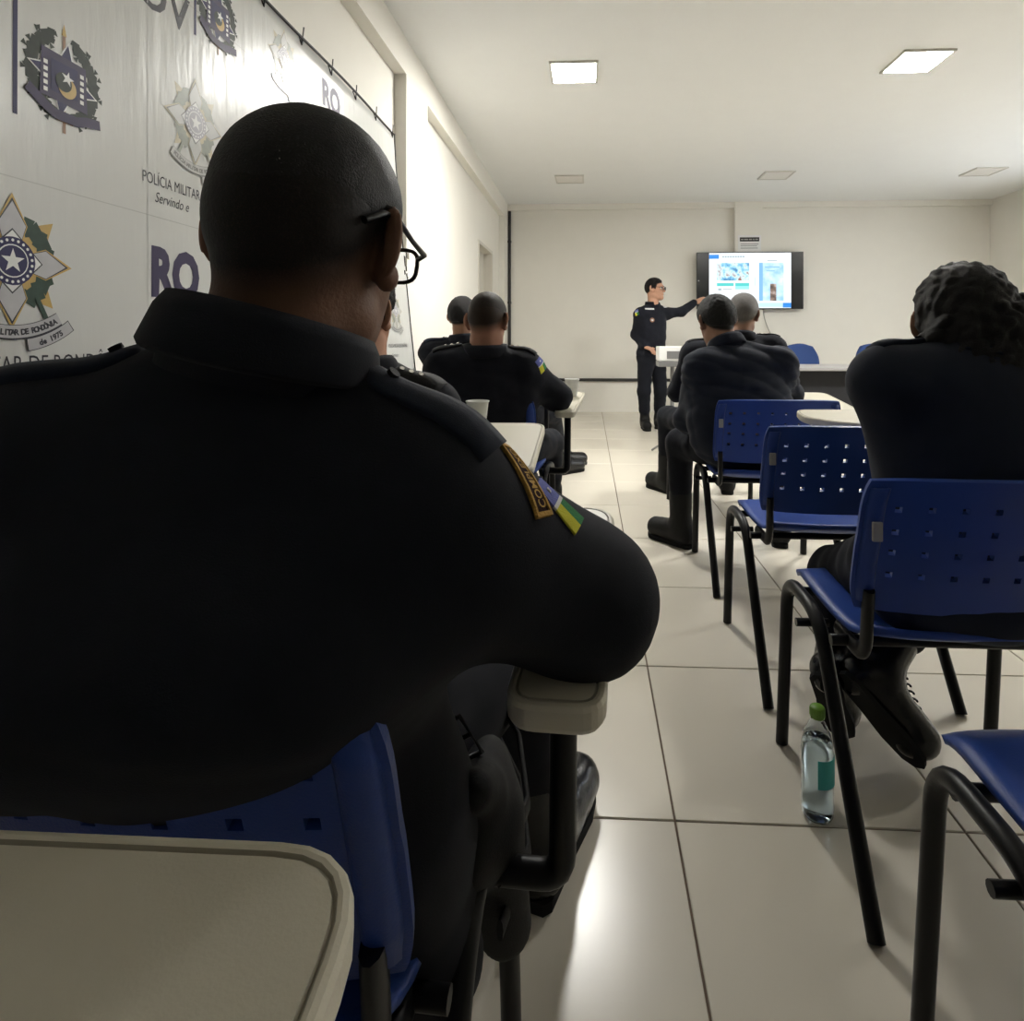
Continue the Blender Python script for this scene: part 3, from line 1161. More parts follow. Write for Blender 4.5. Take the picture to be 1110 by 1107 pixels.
# ceiling panels
PW = .165
panels = [(-.10, 4.15, True), (2.19, 4.10, True), (4.46, 4.10, True), (-.22, 6.95, False), (2.13, 6.90, False), (4.38, 6.86, False)]
plabels = ['lit square ceiling lamp above the aisle', 'lit square ceiling lamp on the right half of the ceiling',
           'lit square ceiling lamp close to the right wall', 'unlit square ceiling lamp near the doorway and corner conduit',
           'unlit square ceiling lamp above the television', 'unlit square ceiling lamp in the far right of the room']
for (x, y, on), lb in zip(panels, plabels):
    t = thing('ceiling_lamp', lb, 'lamp', (x, y, ZC), 0, 'square ceiling lamps')
    mb = MB()
    for a in ((-PW, -PW, PW, -PW + .016), (-PW, PW - .016, PW, PW), (-PW, -PW + .016, -PW + .016, PW - .016), (PW - .016, -PW + .016, PW, PW - .016)):
        mb.box((a[0], a[1], -.014), (a[2], a[3], 0))
    mb.build('frame', M['panel_frame'], t)
    mb = MB()
    q = PW - .016
    mb.box((-q, -q, -.008), (q, q, -.001))
    mb.build('diffuser', M['panel_on'] if on else M['panel_off'], t)

# ================================================================== banner on the left wall
BX0 = -1.165


def bx(y, z):
    w = min(max((y - 1.9) / 1.5, 0), 1)
    w = w * w * (3 - 2 * w)
    rip = .006 * math.sin(y * 9 + 1.5 * math.sin(z * 2.1)) + .003 * math.sin(y * 23 + z * 3)
    return BX0 + .115 * w * max(0, (2.24 - z) / 1.3) ** 1.2 + rip * .10


ban = thing('banner', 'large white vinyl banner printed with crests and lettering on the left wall', 'banner', (BX0, 0, .45))
offb = np.array([BX0, 0, .45])
us = np.linspace(-.2, 3.52, 260)
vs2 = np.linspace(.45, 2.24, 40)
V, Fc = sheet(lambda u, v: A(bx(u, v), u, v) - offb, us, vs2, .003)
link('vinyl_sheet', newmesh('vinyl_sheet', V, Fc, M['vinyl'], smooth=True), ban)
PO = .0022


def on_banner(pts2, y0, z0, mi_off=0.0):
    return [A(bx(y0 + p[0], z0 + p[1]) + PO + mi_off * .7, y0 + p[0], z0 + p[1]) - offb for p in pts2]


# cord along the top edge with its lacing
mb = MB()
cord = [A(bx(y, 2.25) + .004, y, 2.25 + .006 * math.sin(y * 5)) - offb for y in np.linspace(-.2, 3.52, 60)]
mb.tube(cord, .006, n=6)
for y in np.arange(.1, 3.5, .28):
    mb.tube([A(bx(y, 2.25), y, 2.25) - offb, A(bx(y, 2.2) + .006, y + .02, 2.215) - offb, A(bx(y, 2.25) + .0, y + .05, 2.30) - offb], .003, n=5)
mb.tube([A(bx(3.52, z) + .003, 3.522, z) - offb for z in np.linspace(.46, 2.25, 20)], .004, n=6)
mb.build('edge_cord', M['conduit'], ban)
# stitched joints of the sheet
mb = MB()
for z in (1.355, 2.0):
    p0 = [(y, 0) for y in np.linspace(-.18, 3.5, 80)]
    lo_ = on_banner([(a, -.0012) for a, b in p0], 0, z, .0)
    hi_ = on_banner([(a, .0012) for a, b in p0], 0, z, .0)
    mb.add(lo_ + hi_, [(i, i + 1, 80 + i + 1, 80 + i) for i in range(79)])
for y in (1.52, 2.9):
    p0 = np.linspace(.46, 2.23, 30)
    lo_ = on_banner([(-.001, z) for z in p0], y, 0, .0)
    hi_ = on_banner([(.001, z) for z in p0], y, 0, .0)
    mb.add(lo_ + hi_, [(i, 30 + i, 30 + i + 1, i + 1) for i in range(29)])
mb.build('seam', M['vinyl_seam'], ban)


def lettering(s, y0, z0, size, m, shear=0, bold=0, sx=1.0, name='lettering'):
    v, f = text2d(s, size, shear, bold)
    v = v * A(sx, 1)
    return link(name, newmesh(name, on_banner(v, y0, z0), f, M[m]), ban)


def strip(mb, pts, w, y0, z0, mi, lay):
    """flat band along a 2D polyline"""
    pts = [np.array(p, float) for p in pts]
    a, b = [], []
    for i, p in enumerate(pts):
        t = pts[min(i + 1, len(pts) - 1)] - pts[max(i - 1, 0)]
        t /= np.linalg.norm(t) + 1e-9
        n = A(-t[1], t[0])
        a.append(p + n * w / 2)
        b.append(p - n * w / 2)
    mb.add(on_banner(b, y0, z0, lay) + on_banner(a, y0, z0, lay), [(i, i + 1, len(pts) + i + 1, len(pts) + i) for i in range(len(pts) - 1)], mi)


def star_pts(n, R, r, rot=0.0):
    return [((R if i % 2 == 0 else r) * math.sin(rot + math.pi * i / n), (R if i % 2 == 0 else r) * math.cos(rot + math.pi * i / n)) for i in range(2 * n)]


def fan(mb, pts, y0, z0, mi, lay):
    c = np.mean(np.array(pts), 0)
    v = on_banner([c] + list(pts), y0, z0, lay)
    n = len(pts)
    mb.add(v, [(0, (i + 1) % n + 1, i + 1) for i in range(n)], mi)


def disc(mb, c, r, y0, z0, mi, lay, n=24, sq=1.0):
    fan(mb, [(c[0] + r * math.sin(2 * math.pi * i / n), c[1] + r * sq * math.cos(2 * math.pi * i / n)) for i in range(n)], y0, z0, mi, lay)


def yc(y):
    u = .0494 - 1.16 / y
    return y * (.9988 + .0494 * u)


def police_star(y0, z0, R, faded=False):
    """eight-ray star crest: gold rays, silver cross, leaf wreath, ringed white star, ribbons"""
    ms = [M[k] for k in (('pf_gold', 'pf_silver', 'pf_green', 'pf_purple', 'p_white', 'pf_black') if faded else ('p_gold', 'p_silver', 'p_green', 'p_navy', 'p_white', 'p_black'))]
    mb = MB()
    for k in range(4):
        a = math.pi / 4 + k * math.pi / 2
        t, sd = A(math.sin(a), math.cos(a)), A(math.cos(a), -math.sin(a))
        fan(mb, [t * R * 1.02, sd * R * .30 + t * R * .45, t * .2 * R, -sd * R * .30 + t * R * .45], y0, z0, 0, 0)
    for sx in (-1, 1):      # wreath of two leafy branches
        pts = []
        for i in range(30):
            a = math.radians(22 + 136 * i / 29)
            rr = R * (.66 + .05 * math.sin(i * 2.4))
            pts.append((sx * rr * math.sin(a) * .92, rr * math.cos(a)))
        strip(mb, pts, R * .27, y0, z0, 2, .0006)
    for k in range(4):
        a = k * math.pi / 2
        t, sd = A(math.sin(a), math.cos(a)), A(math.cos(a), -math.sin(a))
        for sc, mi, ly in ((1.0, 0, .0012), (.93, 5, .0016), (.88, 1, .0020)):
            fan(mb, [t * R * 1.08 * sc, sd * R * .26 * sc + t * R * .58, sd * R * .16 * sc + t * R * .3, -sd * R * .16 * sc + t * R * .3, -sd * R * .26 * sc + t * R * .58], y0, z0, mi, ly)
    fan(mb, [(R * .52, 0), (0, R * .52), (-R * .52, 0), (0, -R * .52)][::-1], y0, z0, 5, .0024)
    fan(mb, [(R * .49, 0), (0, R * .49), (-R * .49, 0), (0, -R * .49)][::-1], y0, z0, 4, .0028)
    disc(mb, (0, 0), R * .385, y0, z0, 3, .0032)
    for i in range(22):
        a = 2 * math.pi * i / 22
        disc(mb, (R * .33 * math.sin(a), R * .33 * math.cos(a)), R * .026, y0, z0, 4, .0036, n=6)
    disc(mb, (0, 0), R * .265, y0, z0, 4, .0036)
    disc(mb, (0, 0), R * .245, y0, z0, 3, .0040)
    fan(mb, star_pts(5, R * .20, R * .08), y0, z0, 4, .0044)
    arc = lambda r0, a0, a1, cy: [(r0 * math.sin(math.radians(a)), cy + r0 * math.cos(math.radians(a))) for a in np.linspace(a0, a1, 20)]
    strip(mb, arc(R * 1.55, 212, 148, R * .42), R * .24, y0, z0, 5, .0030)
    strip(mb, arc(R * 1.55, 212, 148, R * .43), R * .20, y0, z0, 1, .0034)
    strip(mb, arc(R * 1.75, 172, 143, R * .40), R * .21, y0, z0, 5, .0030)
    strip(mb, arc(R * 1.75, 171.5, 143.5, R * .40), R * .185, y0, z0, 1, .0034)
    for sx in (-1, 1):
        strip(mb, [(sx * R * .42, -R * .55), (sx * R * .62, -R * .95)], R * .08, y0, z0, 2, .0020)
    o = mb.build('emblem', ms, ban)
    # words on the ribbons, letter by letter along the arc
    lt = MB()
    for word, r0, cy, a0, a1, sz in (('POLÍCIA MILITAR DE RONDÔNIA', R * 1.60, R * .43, 209, 151, R * .125), ('de 1975', R * 1.80, R * .40, 165, 150, R * .13)):
        n = len(word)
        for i, ch in enumerate(word):
            if ch == ' ':
                continue
            v, f = text2d(ch, sz, 0, .0008, 'CENTER')
            a = math.radians(a0 + (a1 - a0) * (i + .5) / n)
            c, th = A(r0 * math.sin(a), cy + r0 * math.cos(a)), math.pi - a
            rot = np.array([[math.cos(th), -math.sin(th)], [math.sin(th), math.cos(th)]])
            lt.add(on_banner([c + rot @ (p) for p in v], y0, z0, .0040), f)
    lt.build('ribbon_lettering', M['pf_black' if faded else 'p_black'], ban)
    return o


def state_crest(y0, z0, S):
    """oval crest: leafy wreath, eight-pointed blue star with yellow ball and white star, upright sword, ribbon"""
    ms = [M[k] for k in ('p_dkgreen', 'p_navy', 'p_white', 'p_gold', 'p_brown', 'p_purple', 'p_black')]
    mb = MB()
    for sx in (-1, 1):
        pts = []
        for i in range(36):
            a = math.radians(18 + 146 * i / 35)
            rr = S * (.385 + .02 * math.sin(i * 2.2))
            pts.append((sx * rr * math.sin(a) * .92, S * .02 + rr * 1.02 * math.cos(a)))
        strip(mb, pts, S * .12, y0, z0, 0, 0)
        for i in range(2, 34, 2):
            p, q = A(*pts[i]), A(*pts[min(i + 1, 35)])
            t = (q - p) / np.linalg.norm(q - p)
            nn = A(-t[1], t[0])
            for sg in (-1, 1):
                fan(mb, [p + nn * sg * S * .05, p + nn * sg * S * .105 - t * S * .03, p + nn * sg * S * .06 - t * S * .065], y0, z0, 0, .0003)
    strip(mb, [(0, S * .5), (0, -S * .52)], S * .035, y0, z0, 4, .0006)
    fan(mb, [(0, S * .56), (S * .028, S * .44), (-S * .028, S * .44)][::-1], y0, z0, 3, .0008)
    strip(mb, [(-S * .10, -S * .40), (S * .10, -S * .40)], S * .03, y0, z0, 4, .0010)
    fan(mb, star_pts(4, S * .40, S * .17, .12), y0, z0, 2, .0012)
    fan(mb, star_pts(4, S * .37, S * .15, .12), y0, z0, 1, .0016)
    fan(mb, [(-S * .27, -S * .22), (-S * .25, S * .24), (S * .25, S * .22), (S * .27, -S * .24)], y0, z0, 5, .0018)
    fan(mb, [(-S * .15, -S * .15), (-S * .15, S * .16), (S * .15, S * .16), (S * .15, -S * .15)], y0, z0, 1, .0024)
    disc(mb, (S * .03, -S * .06), S * .105, y0, z0, 3, .0028)
    disc(mb, (-S * .012, -S * .02), S * .092, y0, z0, 0, .0032)
    fan(mb, star_pts(5, S * .075, S * .03, .2), y0 + S * .03, z0 + S * .03, 2, .0036)
    for k in range(5):
        for (cx_, cz_) in ((-S * .21, S * .10 - k * S * .065), (S * .20, S * .12 - k * S * .065)):
            fan(mb, [(cx_ - S * .022, cz_ - S * .02), (cx_ - S * .022, cz_ + S * .02), (cx_ + S * .022, cz_ + S * .02), (cx_ + S * .022, cz_ - S * .02)], y0, z0, 2, .0028)
    strip(mb, [(-S * .40, -S * .20), (-S * .24, -S * .30), (-S * .12, -S * .36), (S * .14, -S * .36), (S * .26, -S * .32), (S * .42, -S * .30)], S * .10, y0, z0, 5, .0040)
    return mb.build('emblem', ms, ban)


police_star(yc(1.205), 1.185, .128)
police_star(yc(1.765), 1.665, .122, True)
police_star(yc(2.28), 2.095, .105, True)
police_star(yc(3.33), 1.18, .095, True)
state_crest(yc(1.325), 1.60, .225)
state_crest(yc(1.875), 2.035, .225)
state_crest(yc(2.62), 1.60, .2)
for y, z0_, z1_ in ((yc(1.212), 1.485, 1.78), (yc(1.765), 1.925, 2.2)):
    mb = MB()
    mb.add(on_banner([(-.005, z0_), (.005, z0_), (.005, z1_), (-.005, z1_)], y, 0), [(0, 1, 2, 3)])
    mb.build('dividing_bar', M['p_navy'], ban)
lettering('GOV', yc(1.425), 1.908, .145, 'p_black', bold=.002)
lettering('GOV', yc(.83), 1.60, .155, 'p_black', bold=.002)
lettering('RO', yc(1.585), 1.148, .175, 'p_purple', bold=.009, sx=.80)
lettering('RO', yc(2.60), 2.055, .155, 'p_purple', bold=.007, sx=.85)
lettering('POLÍCIA MILITAR DE RONDÔNIA', yc(1.555), 1.440, .0425, 'p_black', sx=.72)
lettering('Servindo e', yc(1.60), 1.395, .040, 'p_black', shear=.3, sx=.80)
lettering('POLÍCIA MILITAR DE RONDÔNIA', yc(.945), .957, .052, 'p_black', sx=.72)
lettering('POLÍCIA MILITAR DE RONDÔNIA', yc(3.18), .975, .030, 'p_black', sx=.65)
lettering('Servindo e', yc(3.22), .925, .028, 'p_black', shear=.3, sx=.75)

# ================================================================== television, notice, desk, stand
tvc = P(813, 304.5, 8.05)
tv = thing('television', 'wall-mounted flat television showing a blue and white slide', 'television', (tvc[0], YB - .075, tvc[2] - .38))
tvx, tvz = 0.71, 0.385
mb = MB()
mb.box((-tvx, -.055, 0), (tvx, -.005, 2 * tvz), bev=.006)
mb.build('cabinet', M['tv'], tv)
mb = MB()
mb.box((-.25, -.006, .2), (.25, .005, .6))
mb.build('wall_bracket', M['grey'], tv)
sl = [(-.535, -.56), (.55, .55)]
sx0, sx1, sz0, sz1 = -.545, .545, .012, 2 * tvz - .012
mb = MB()
mb.box((sx0, -.0575, sz0), (sx1, -.0545, sz1))
scr = mb.build('screen', slide_mat('slide_white', (.90, .97, 1.0)), tv)


def srect(name, x0, z0, x1, z1, m, lay=.001):
    q = MB()
    X0, X1 = sx0 + (sx1 - sx0) * x0, sx0 + (sx1 - sx0) * x1
    Z0, Z1 = sz1 + (sz0 - sz1) * z0, sz1 + (sz0 - sz1) * z1
    q.box((X0, -.0575 - lay, Z1), (X1, -.0575, Z0))
    return q.build(name, m, scr)


s_blue = slide_mat('slide_blue', (.02, .25, .75))
s_teal = slide_mat('slide_teal', (.08, .62, .60))
s_grey = slide_mat('slide_grey', (.35, .45, .5))
s_pale = slide_mat('slide_pale', (.55, .80, .98))
s_mid = slide_mat('slide_mid_blue', (.22, .50, .88))
s_photo = slide_noise('slide_photo', [(.05, .22, .45), (.25, .62, .85), (.75, .92, .98), (.30, .12, .09)], 14)
s_phone = slide_noise('slide_phone', [(.30, .60, .92), (.55, .80, .98), (.80, .93, 1.0)], 9)
s_brown = slide_noise('slide_brown', [(.05, .04, .035), (.22, .15, .11), (.55, .45, .40)], 16)
srect('title_tab', 0, .03, .12, .105, s_blue)
for i in range(9):
    srect('title_text', .16 + .031 * i, .055, .184 + .031 * i, .085, s_grey)
srect('slide_photo', .095, .18, .49, .50, s_photo)
for a, b in ((.095, .30), (.32, .49)):
    srect('caption_band', a, .545, b, .60, s_teal)
srect('caption_band', .32, .60, .49, .66, slide_mat('slide_aqua', (.35, .85, .88)))
srect('caption_text', .11, .64, .15, .68, s_grey)
srect('caption_text', .17, .65, .28, .665, s_grey)
srect('side_text', .555, .44, .565, .60, s_pale)
srect('heading_text', .71, .135, .83, .15, s_grey)
srect('phone_screenshot', .61, .18, .91, .87, s_phone)
srect('phone_screenshot_edge', .61, .18, .655, .87, s_mid, .0015)
srect('phone_picture', .745, .56, .82, .87, s_brown, .002)
srect('phone_text', .68, .25, .86, .27, s_mid, .002)
srect('phone_text', .70, .32, .80, .335, s_mid, .002)
srect('footer_band', .61, .905, .90, .98, s_pale)
srect('footer_tab', .90, .905, 1.0, .99, s_blue)
mb = MB()
mb.box((-tvx + .02, -.058, tvz - .005), (-tvx + .03, -.0545, tvz + .005))
mb.build('standby_light', slide_mat('led_white', (1, 1, 1), 1.5), tv)

q0 = A(tvc[0] + .20, YB - .03, tvc[2] - .36)
mb = MB()
mb.tube(smooth_path([q0, q0 + A(.02, 0, -.15), q0 + A(.09, .01, -.32), q0 + A(.2, .015, -.55), q0 + A(.22, .018, -.95)], rad=.1), .006, n=8)
tag(mb.build('television_cable', M['plate']), 'thin pale cable hanging down the wall below the television', 'cable')

nt_ = P(812, 264, 8.13)
no = thing('wall_notice', 'small white paper notice with black heading above the television', 'notice', (nt_[0], YB - .072, nt_[2] - .11))
mb = MB()
mb.box((-.155, -.002, 0), (.155, 0, .22))
mb.build('sheet', M['white'], no)
mb = MB()
mb.box((-.13, -.0035, .135), (.13, -.0018, .19))
mb.build('heading_block', M['ink'], no)
mb = MB()
for z, a, b in ((.095, -.12, .12), (.07, -.12, .10), (.04, -.12, .11)):
    mb.box((a, -.0032, z), (b, -.0018, z + .008))
mb.build('text_lines', M['grey'], no)
mb = MB()
for a, b in ((-.115, -.085), (-.075, -.02), (-.01, .035), (.045, .065), (.075, .115)):
    mb.box((a, -.0042, .154), (b, -.0034, .170))
mb.build('heading_marks', M['plate'], no)

# long dark desk with two blue chairs behind it
dk = thing('front_desk', 'long charcoal desk with grey top beneath the television', 'desk', (2.75, 5.72, 0))
mb = MB()
mb.box((-1.35, -.36, .735), (1.35, .36, .765), bev=.006)
mb.build('desk_top', M['desk_top'], dk)
mb = MB()
mb.box((-1.27, -.27, .25), (1.27, -.245, .733))
mb.build('modesty_panel', M['desk'], dk)
for sx in (-1, 1):
    mb = MB()
    mb.box((sx * 1.29 - .02, -.33, .001), (sx * 1.29 + .02, .33, .733))
    mb.build('side_panel', M['desk'], dk)


def office_chair(x, y, lb):
    t = thing('office_chair', lb, 'chair', (x, y, 0), 0, 'blue chairs behind the desk')

    def back(u, v):
        s = 1 - .30 * max(0, v - .55) ** 2 / .2
        return A(u * .21 * s, .19 + .03 * (u * u) * -1 + .05 * v, .55 + .41 * v - .035 * u * u * v)
    V, Fc = sheet(back, np.linspace(-1, 1, 15), np.linspace(0, 1, 12), .04)
    link('backrest', newmesh('office_backrest', V, Fc, M['blue2'], smooth=True), t)
    V, Fc = sheet(lambda u, v: A(u * .23, v * .22, .45 - .015 * u * u - .02 * v * v), np.linspace(-1, 1, 9), np.linspace(-1, 1, 9), .05)
    link('seat', newmesh('office_seat', V, Fc, M['blue2'], smooth=True), t)
    mb = MB()
    mb.tube(smooth_path([(0, 0, .40), (0, .22, .40), (0, .235, .56)], rad=.06), .018)
    mb.build('back_support', M['frame_black'], t)
    for sx in (-1, 1):
        for sy in (-1, 1):
            mb = MB()
            mb.tube([(sx * .2, sy * .18, .42), (sx * .22, sy * .21, .0)], .012)
            mb.build('leg', M['frame_black'], t)


c_ = P(874, 400, 6.6)
office_chair(c_[0], c_[1], 'blue round-topped chair behind the desk, close to the television cable')
c_ = P(957, 402, 6.7)
office_chair(c_[0], c_[1], 'blue chair behind the desk, half hidden by the curly-haired person')

# white box on a slim stand beside the presenter
c_ = P(725, 391, 5.25)
pj = thing('white_equipment_box', 'small white box on a slim grey stand beside the presenter', 'box', (c_[0], c_[1], 0))
z0 = c_[2]
mb = MB()
mb.box((-.10, -.10, z0), (.14, .12, z0 + .125), bev=.008)
bx_ = mb.build('housing', M['projector'], pj)
mb = MB()
mb.box((-.03, -.104, z0 + .02), (.13, -.099, z0 + .085))
mb.build('dark_panel', M['grey'], bx_)
mb = MB()
mb.box((-.10, -.10, z0 - .05), (.14, .12, z0 - .002), bev=.004)
mb.tube([(.03, 0, z0 - .05), (.03, 0, .03)], .018)
for a in range(3):
    mb.tube([(.03, 0, .16), (.03 + .22 * math.cos(a * 2.1 + .3), .22 * math.sin(a * 2.1 + .3), .012)], .010)
mb.build('stand', M['grey'], pj)

# ================================================================== chairs with writing tablets
HX = [-.19 + .0543 * i for i in range(8)]
HZ = [.592, .637, .681, .725]


def back_fn(x, z):
    t = (z - .515) / .265
    ed = 1 - .05 * abs(2 * t - 1) ** 6
    return A(x * ed, .105 - .070 * t + .030 * (x / .25) ** 2, z - .006 * (x / .25) ** 4 * (1 if t > .5 else -.6))


xs_, hx = [-.25, -.246, -.236, -.22], []
for c in HX:
    hx.append(len(xs_))
    xs_ += [c - .0058, c + .0058]
xs_ += [.22, .236, .246, .25]
zs_, hzz = [.515, .518, .527, .545, .565], []
for c in HZ:
    hzz.append(len(zs_))
    zs_ += [c - .0055, c + .0055]
zs_ += [.75, .765, .776, .78]
Vb, Fb = sheet(back_fn, xs_, zs_, .012, lambda i, j: i in hx and j in hzz)
ME = {}
ME['backrest'] = newmesh('backrest', Vb, Fb, M['blue'], smooth=False)
# shallow sleeves at both sides of the backrest
for sx, nm in ((-1, 'l'), (1, 'r')):
    mb = MB()
    V, Fc = sheet(lambda u, v: back_fn(sx * .228 + u * .016, .53 + .235 * v) + A(0, -.008 * (1 - abs(u) ** 3) - .004, 0), np.linspace(-1, 1, 7), np.linspace(0, 1, 8), .004)
    mb.add(V, Fc, 0, True)
    ME['sleeve' + nm] = mb.mesh('sleeve', M['blue'])


def seat_fn(u, v):
    ex = math.sqrt(max(0, 1 - .16 * abs(v) ** 4))
    ey = math.sqrt(max(0, 1 - .16 * abs(u) ** 4))
    x, y = u * .228 * ex, .325 + v * .225 * ey
    z = .452 - .022 * math.exp(-((v + .25) / .55) ** 2) * (1 - u * u * .8) - .030 * max(0, v - .55) ** 2 / .2 + .030 * max(0, -v - .6) ** 2 / .16
    return A(x, y, z)


Vs, Fs = sheet(seat_fn, np.linspace(-1, 1, 19), np.linspace(-1, 1, 19), .012)
ME['seat'] = newmesh('seat', Vs, Fs, M['blue'], smooth=True)
for sx, nm in ((-1, 'fl'), (1, 'fr')):
    mb = MB()
    mb.tube(smooth_path([(sx * .255, .505, .004), (sx * .252, .47, .435), (sx * .252, .27, .435), (sx * .258, .0, .004)], rad=.07, n=8), .0150, n=12)
    ME['side_frame' + nm] = mb.mesh('side_frame', M['frame_black'])
mb = MB()
for y, z in ((.20, .418), (.43, .418)):
    mb.tube([(-.255, y, z), (.255, y, z)], .011)
mb.tube([(-.29, .30, .405), (-.22, .30, .405)], .009)
ME['cross_bar'] = mb.mesh('cross_bar', M['frame_black'])
for sx, nm in ((-1, 'ul'), (1, 'ur')):
    mb = MB()
    mb.tube(smooth_path([(sx * .215, .26, .415), (sx * .215, .135, .415), (sx * .222, .108, .56)], rad=.05), .017, n=10, flat=.6, up=(1, 0, 0))
    ME['upright' + nm] = mb.mesh('back_upright', M['frame_black'])
mb = MB()
mb.box((-.238, .055, .665), (-.220, .062, .700), bev=.002)
ME['fixing_plate'] = mb.mesh('fixing_plate', M['plate'])
# writing tablet
outl = round_poly([(.310, .172), (.400, .172), (.400, .62), (.02, .62), (.01, .50), (.09, .43), (.27, .38), (.310, .31)],
                  [.028, .028, .055, .05, .05, .06, .05, .05], 7)
tz = lambda y: .705 + .055 * (y - .10) / .52
rings = [(inset(outl, .004), -.026), (outl, -.020), (outl, -.005), (inset(outl, .002), -.001), (inset(outl, .005), 0.0), (inset(outl, .0075), -.0004), (inset(outl, .0082), -.003), (inset(outl, .0096), -.003), (inset(outl, .0105), -.0006)]
Vt, Ft = [], []
n = len(outl)
for ring, dz in rings:
    Vt += [(p[0], p[1], tz(p[1]) + dz) for p in ring]
for i in range(len(rings) - 1):
    Ft += [(i * n + j, i * n + (j + 1) % n, (i + 1) * n + (j + 1) % n, (i + 1) * n + j) for j in range(n)]
Ft.append(tuple(range(n))[::-1])
Ft.append(tuple((len(rings) - 1) * n + j for j in range(n)))
tm = [1 if 5 * n <= i < 8 * n else 0 for i in range(len(Ft))]
ME['writing_tablet'] = newmesh('writing_tablet', Vt, Ft, [M['cream'], M['cream_edge']], tm)
mb = MB()
mb.tube(smooth_path([(.252, .33, .425), (.346, .33, .425), (.348, .33, .70)], rad=.025), .0155, n=12)
mb.tube([(.348, .26, .698), (.348, .50, .722)], .012, n=8)
ME['tablet_support'] = mb.mesh('tablet_support', M['frame_black'])


def chair(x, y, rz, lb, tablet=True):
    t = thing('tablet_chair', lb, 'chair', (x, y, 0), math.radians(rz), 'blue tablet chairs in two columns')
    bk = link('backrest', ME['backrest'], t)
    link('sleeve', ME['sleevel'], bk)
    link('sleeve', ME['sleever'], bk)
    pl = link('fixing_plate', ME['fixing_plate'], bk)
    link('seat', ME['seat'], t)
    link('side_frame', ME['side_framefl'], t)
    link('side_frame', ME['side_framefr'], t)
    link('cross_bar', ME['cross_bar'], t)
    link('back_upright', ME['uprightul'], t)
    link('back_upright', ME['uprightur'], t)
    if tablet:
        link('writing_tablet', ME['writing_tablet'], t)
        link('tablet_support', ME['tablet_support'], t)
    return t


CH = {}
CH['A0'] = chair(-.510, -.305, 0, 'blue chair whose cream tablet lies behind the bespectacled officer')
CH['A1'] = chair(-.395, .362, -3.5, 'blue chair under the large officer with glasses by the banner')
CH['A2'] = chair(-.535, 1.27, 0, 'blue chair with one white cup on its tablet, behind the fade-haired officer')
CH['A3'] = chair(-.475, 2.41, -6, 'blue chair under the fade-haired officer resting his elbow beside a cup')
CH['A4'] = chair(-.62, 3.55, 0, 'blue chair of the officer sitting closest to the left wall')
CH['B0'] = chair(.745, .40, 0, 'empty blue chair directly behind the curly-haired person')
CH['B1'] = chair(.745, 1.036, 0, 'blue chair under the curly-haired person, beside the water bottle')
CH['B2'] = chair(.755, 1.676, 0, 'empty blue perforated chair between the curly-haired person and the broad-backed officer')
CH['B3'] = chair(.765, 2.388, 0, 'blue chair under the broad-backed officer bending forward')
CH['B4'] = chair(.765, 3.32, 0, 'blue chair under the grey-haired officer')


# cups
def cup(x, y, z, lb):
    t = thing('plastic_cup', lb, 'cup', (x, y, z), 0, 'white plastic cups on the tablets')
    mb = MB()
    mb.lathe([(.0005, .002), (.023, .0), (.024, .003), (.034, .080), (.0365, .082), (.0365, .085), (.033, .0855), (.0225, .006), (.0005, .005)], n=28)
    mb.build('cup_wall', M['cup'], t)
    mb = MB()
    for zz, rr in ((.028, .0278), (.034, .0286), (.040, .0294), (.046, .0302)):
        mb.tube([(rr * math.cos(a), rr * math.sin(a), zz) for a in np.linspace(0, 2 * math.pi, 25)], .0006, n=5, caps=False)
    mb.build('ribs', M['cup'], t)


def on_tab(ch, lx, ly):
    o = CH[ch]
    c, s = math.cos(o.rotation_euler[2]), math.sin(o.rotation_euler[2])
    return o.location[0] + c * lx - s * ly, o.location[1] + s * lx + c * ly, tz(ly)


c_ = on_tab('A2', .195, .545)
cup(c_[0], c_[1], c_[2] - .0005, 'white plastic cup on the tablet behind the fade-haired officer')
c_ = on_tab('A3', .345, .50)
cup(c_[0], c_[1], c_[2] - .0005, 'white plastic cup beside the elbow of the fade-haired officer')
c_ = on_tab('A4', .26, .50)
nb_ = thing('notepad', 'open white notepad on the tablet ahead of the fade-haired officer', 'notepad', (c_[0], c_[1], c_[2] + .001), .2)
nb_.rotation_euler = (math.atan(.055 / .52), 0, 0)
mb = MB()
mb.box((-.09, -.075, 0), (.09, .075, .012), bev=.002)
mb.build('pages', M['white'], nb_)
mb = MB()
mb.tube([(-.04, -.06, .0165), (.06, .05, .0165)], .0045, n=8)
mb.build('pen', M['ink'], nb_)

# water bottle
bc = P(886, 884, 1.285)
bt = thing('water_bottle', 'clear plastic water bottle with green cap on the floor', 'bottle', (bc[0], bc[1], 0))
outer = [(.004, .004), (.022, .001), (.029, .004), (.0325, .012), (.0335, .03), (.0325, .05), (.0335, .055), (.0325, .07), (.0335, .075), (.0325, .09), (.0335, .095),
         (.0335, .14), (.032, .155), (.027, .180), (.018, .200), (.0135, .208), (.013, .222)]
inner = [(r - .0009, z + (.0009 if i < 3 else 0)) for i, (r, z) in enumerate(outer)][::-1]
mb = MB()
mb.lathe(outer + inner, n=32)
mb.build('shell', M['pet'], bt)
mb = MB()
wat = [(.0005, .0075)] + [(r - .0016, z + .0025) for r, z in outer[1:13]] + [(.0285, .166), (.0005, .166)]
mb.lathe(wat, n=32)
mb.build('water', M['water'], bt)
mb = MB()
mb.lathe([(.0005, .236), (.0135, .236), (.0150, .234), (.0150, .214), (.0138, .213), (.0138, .232), (.0005, .2325)], n=24)
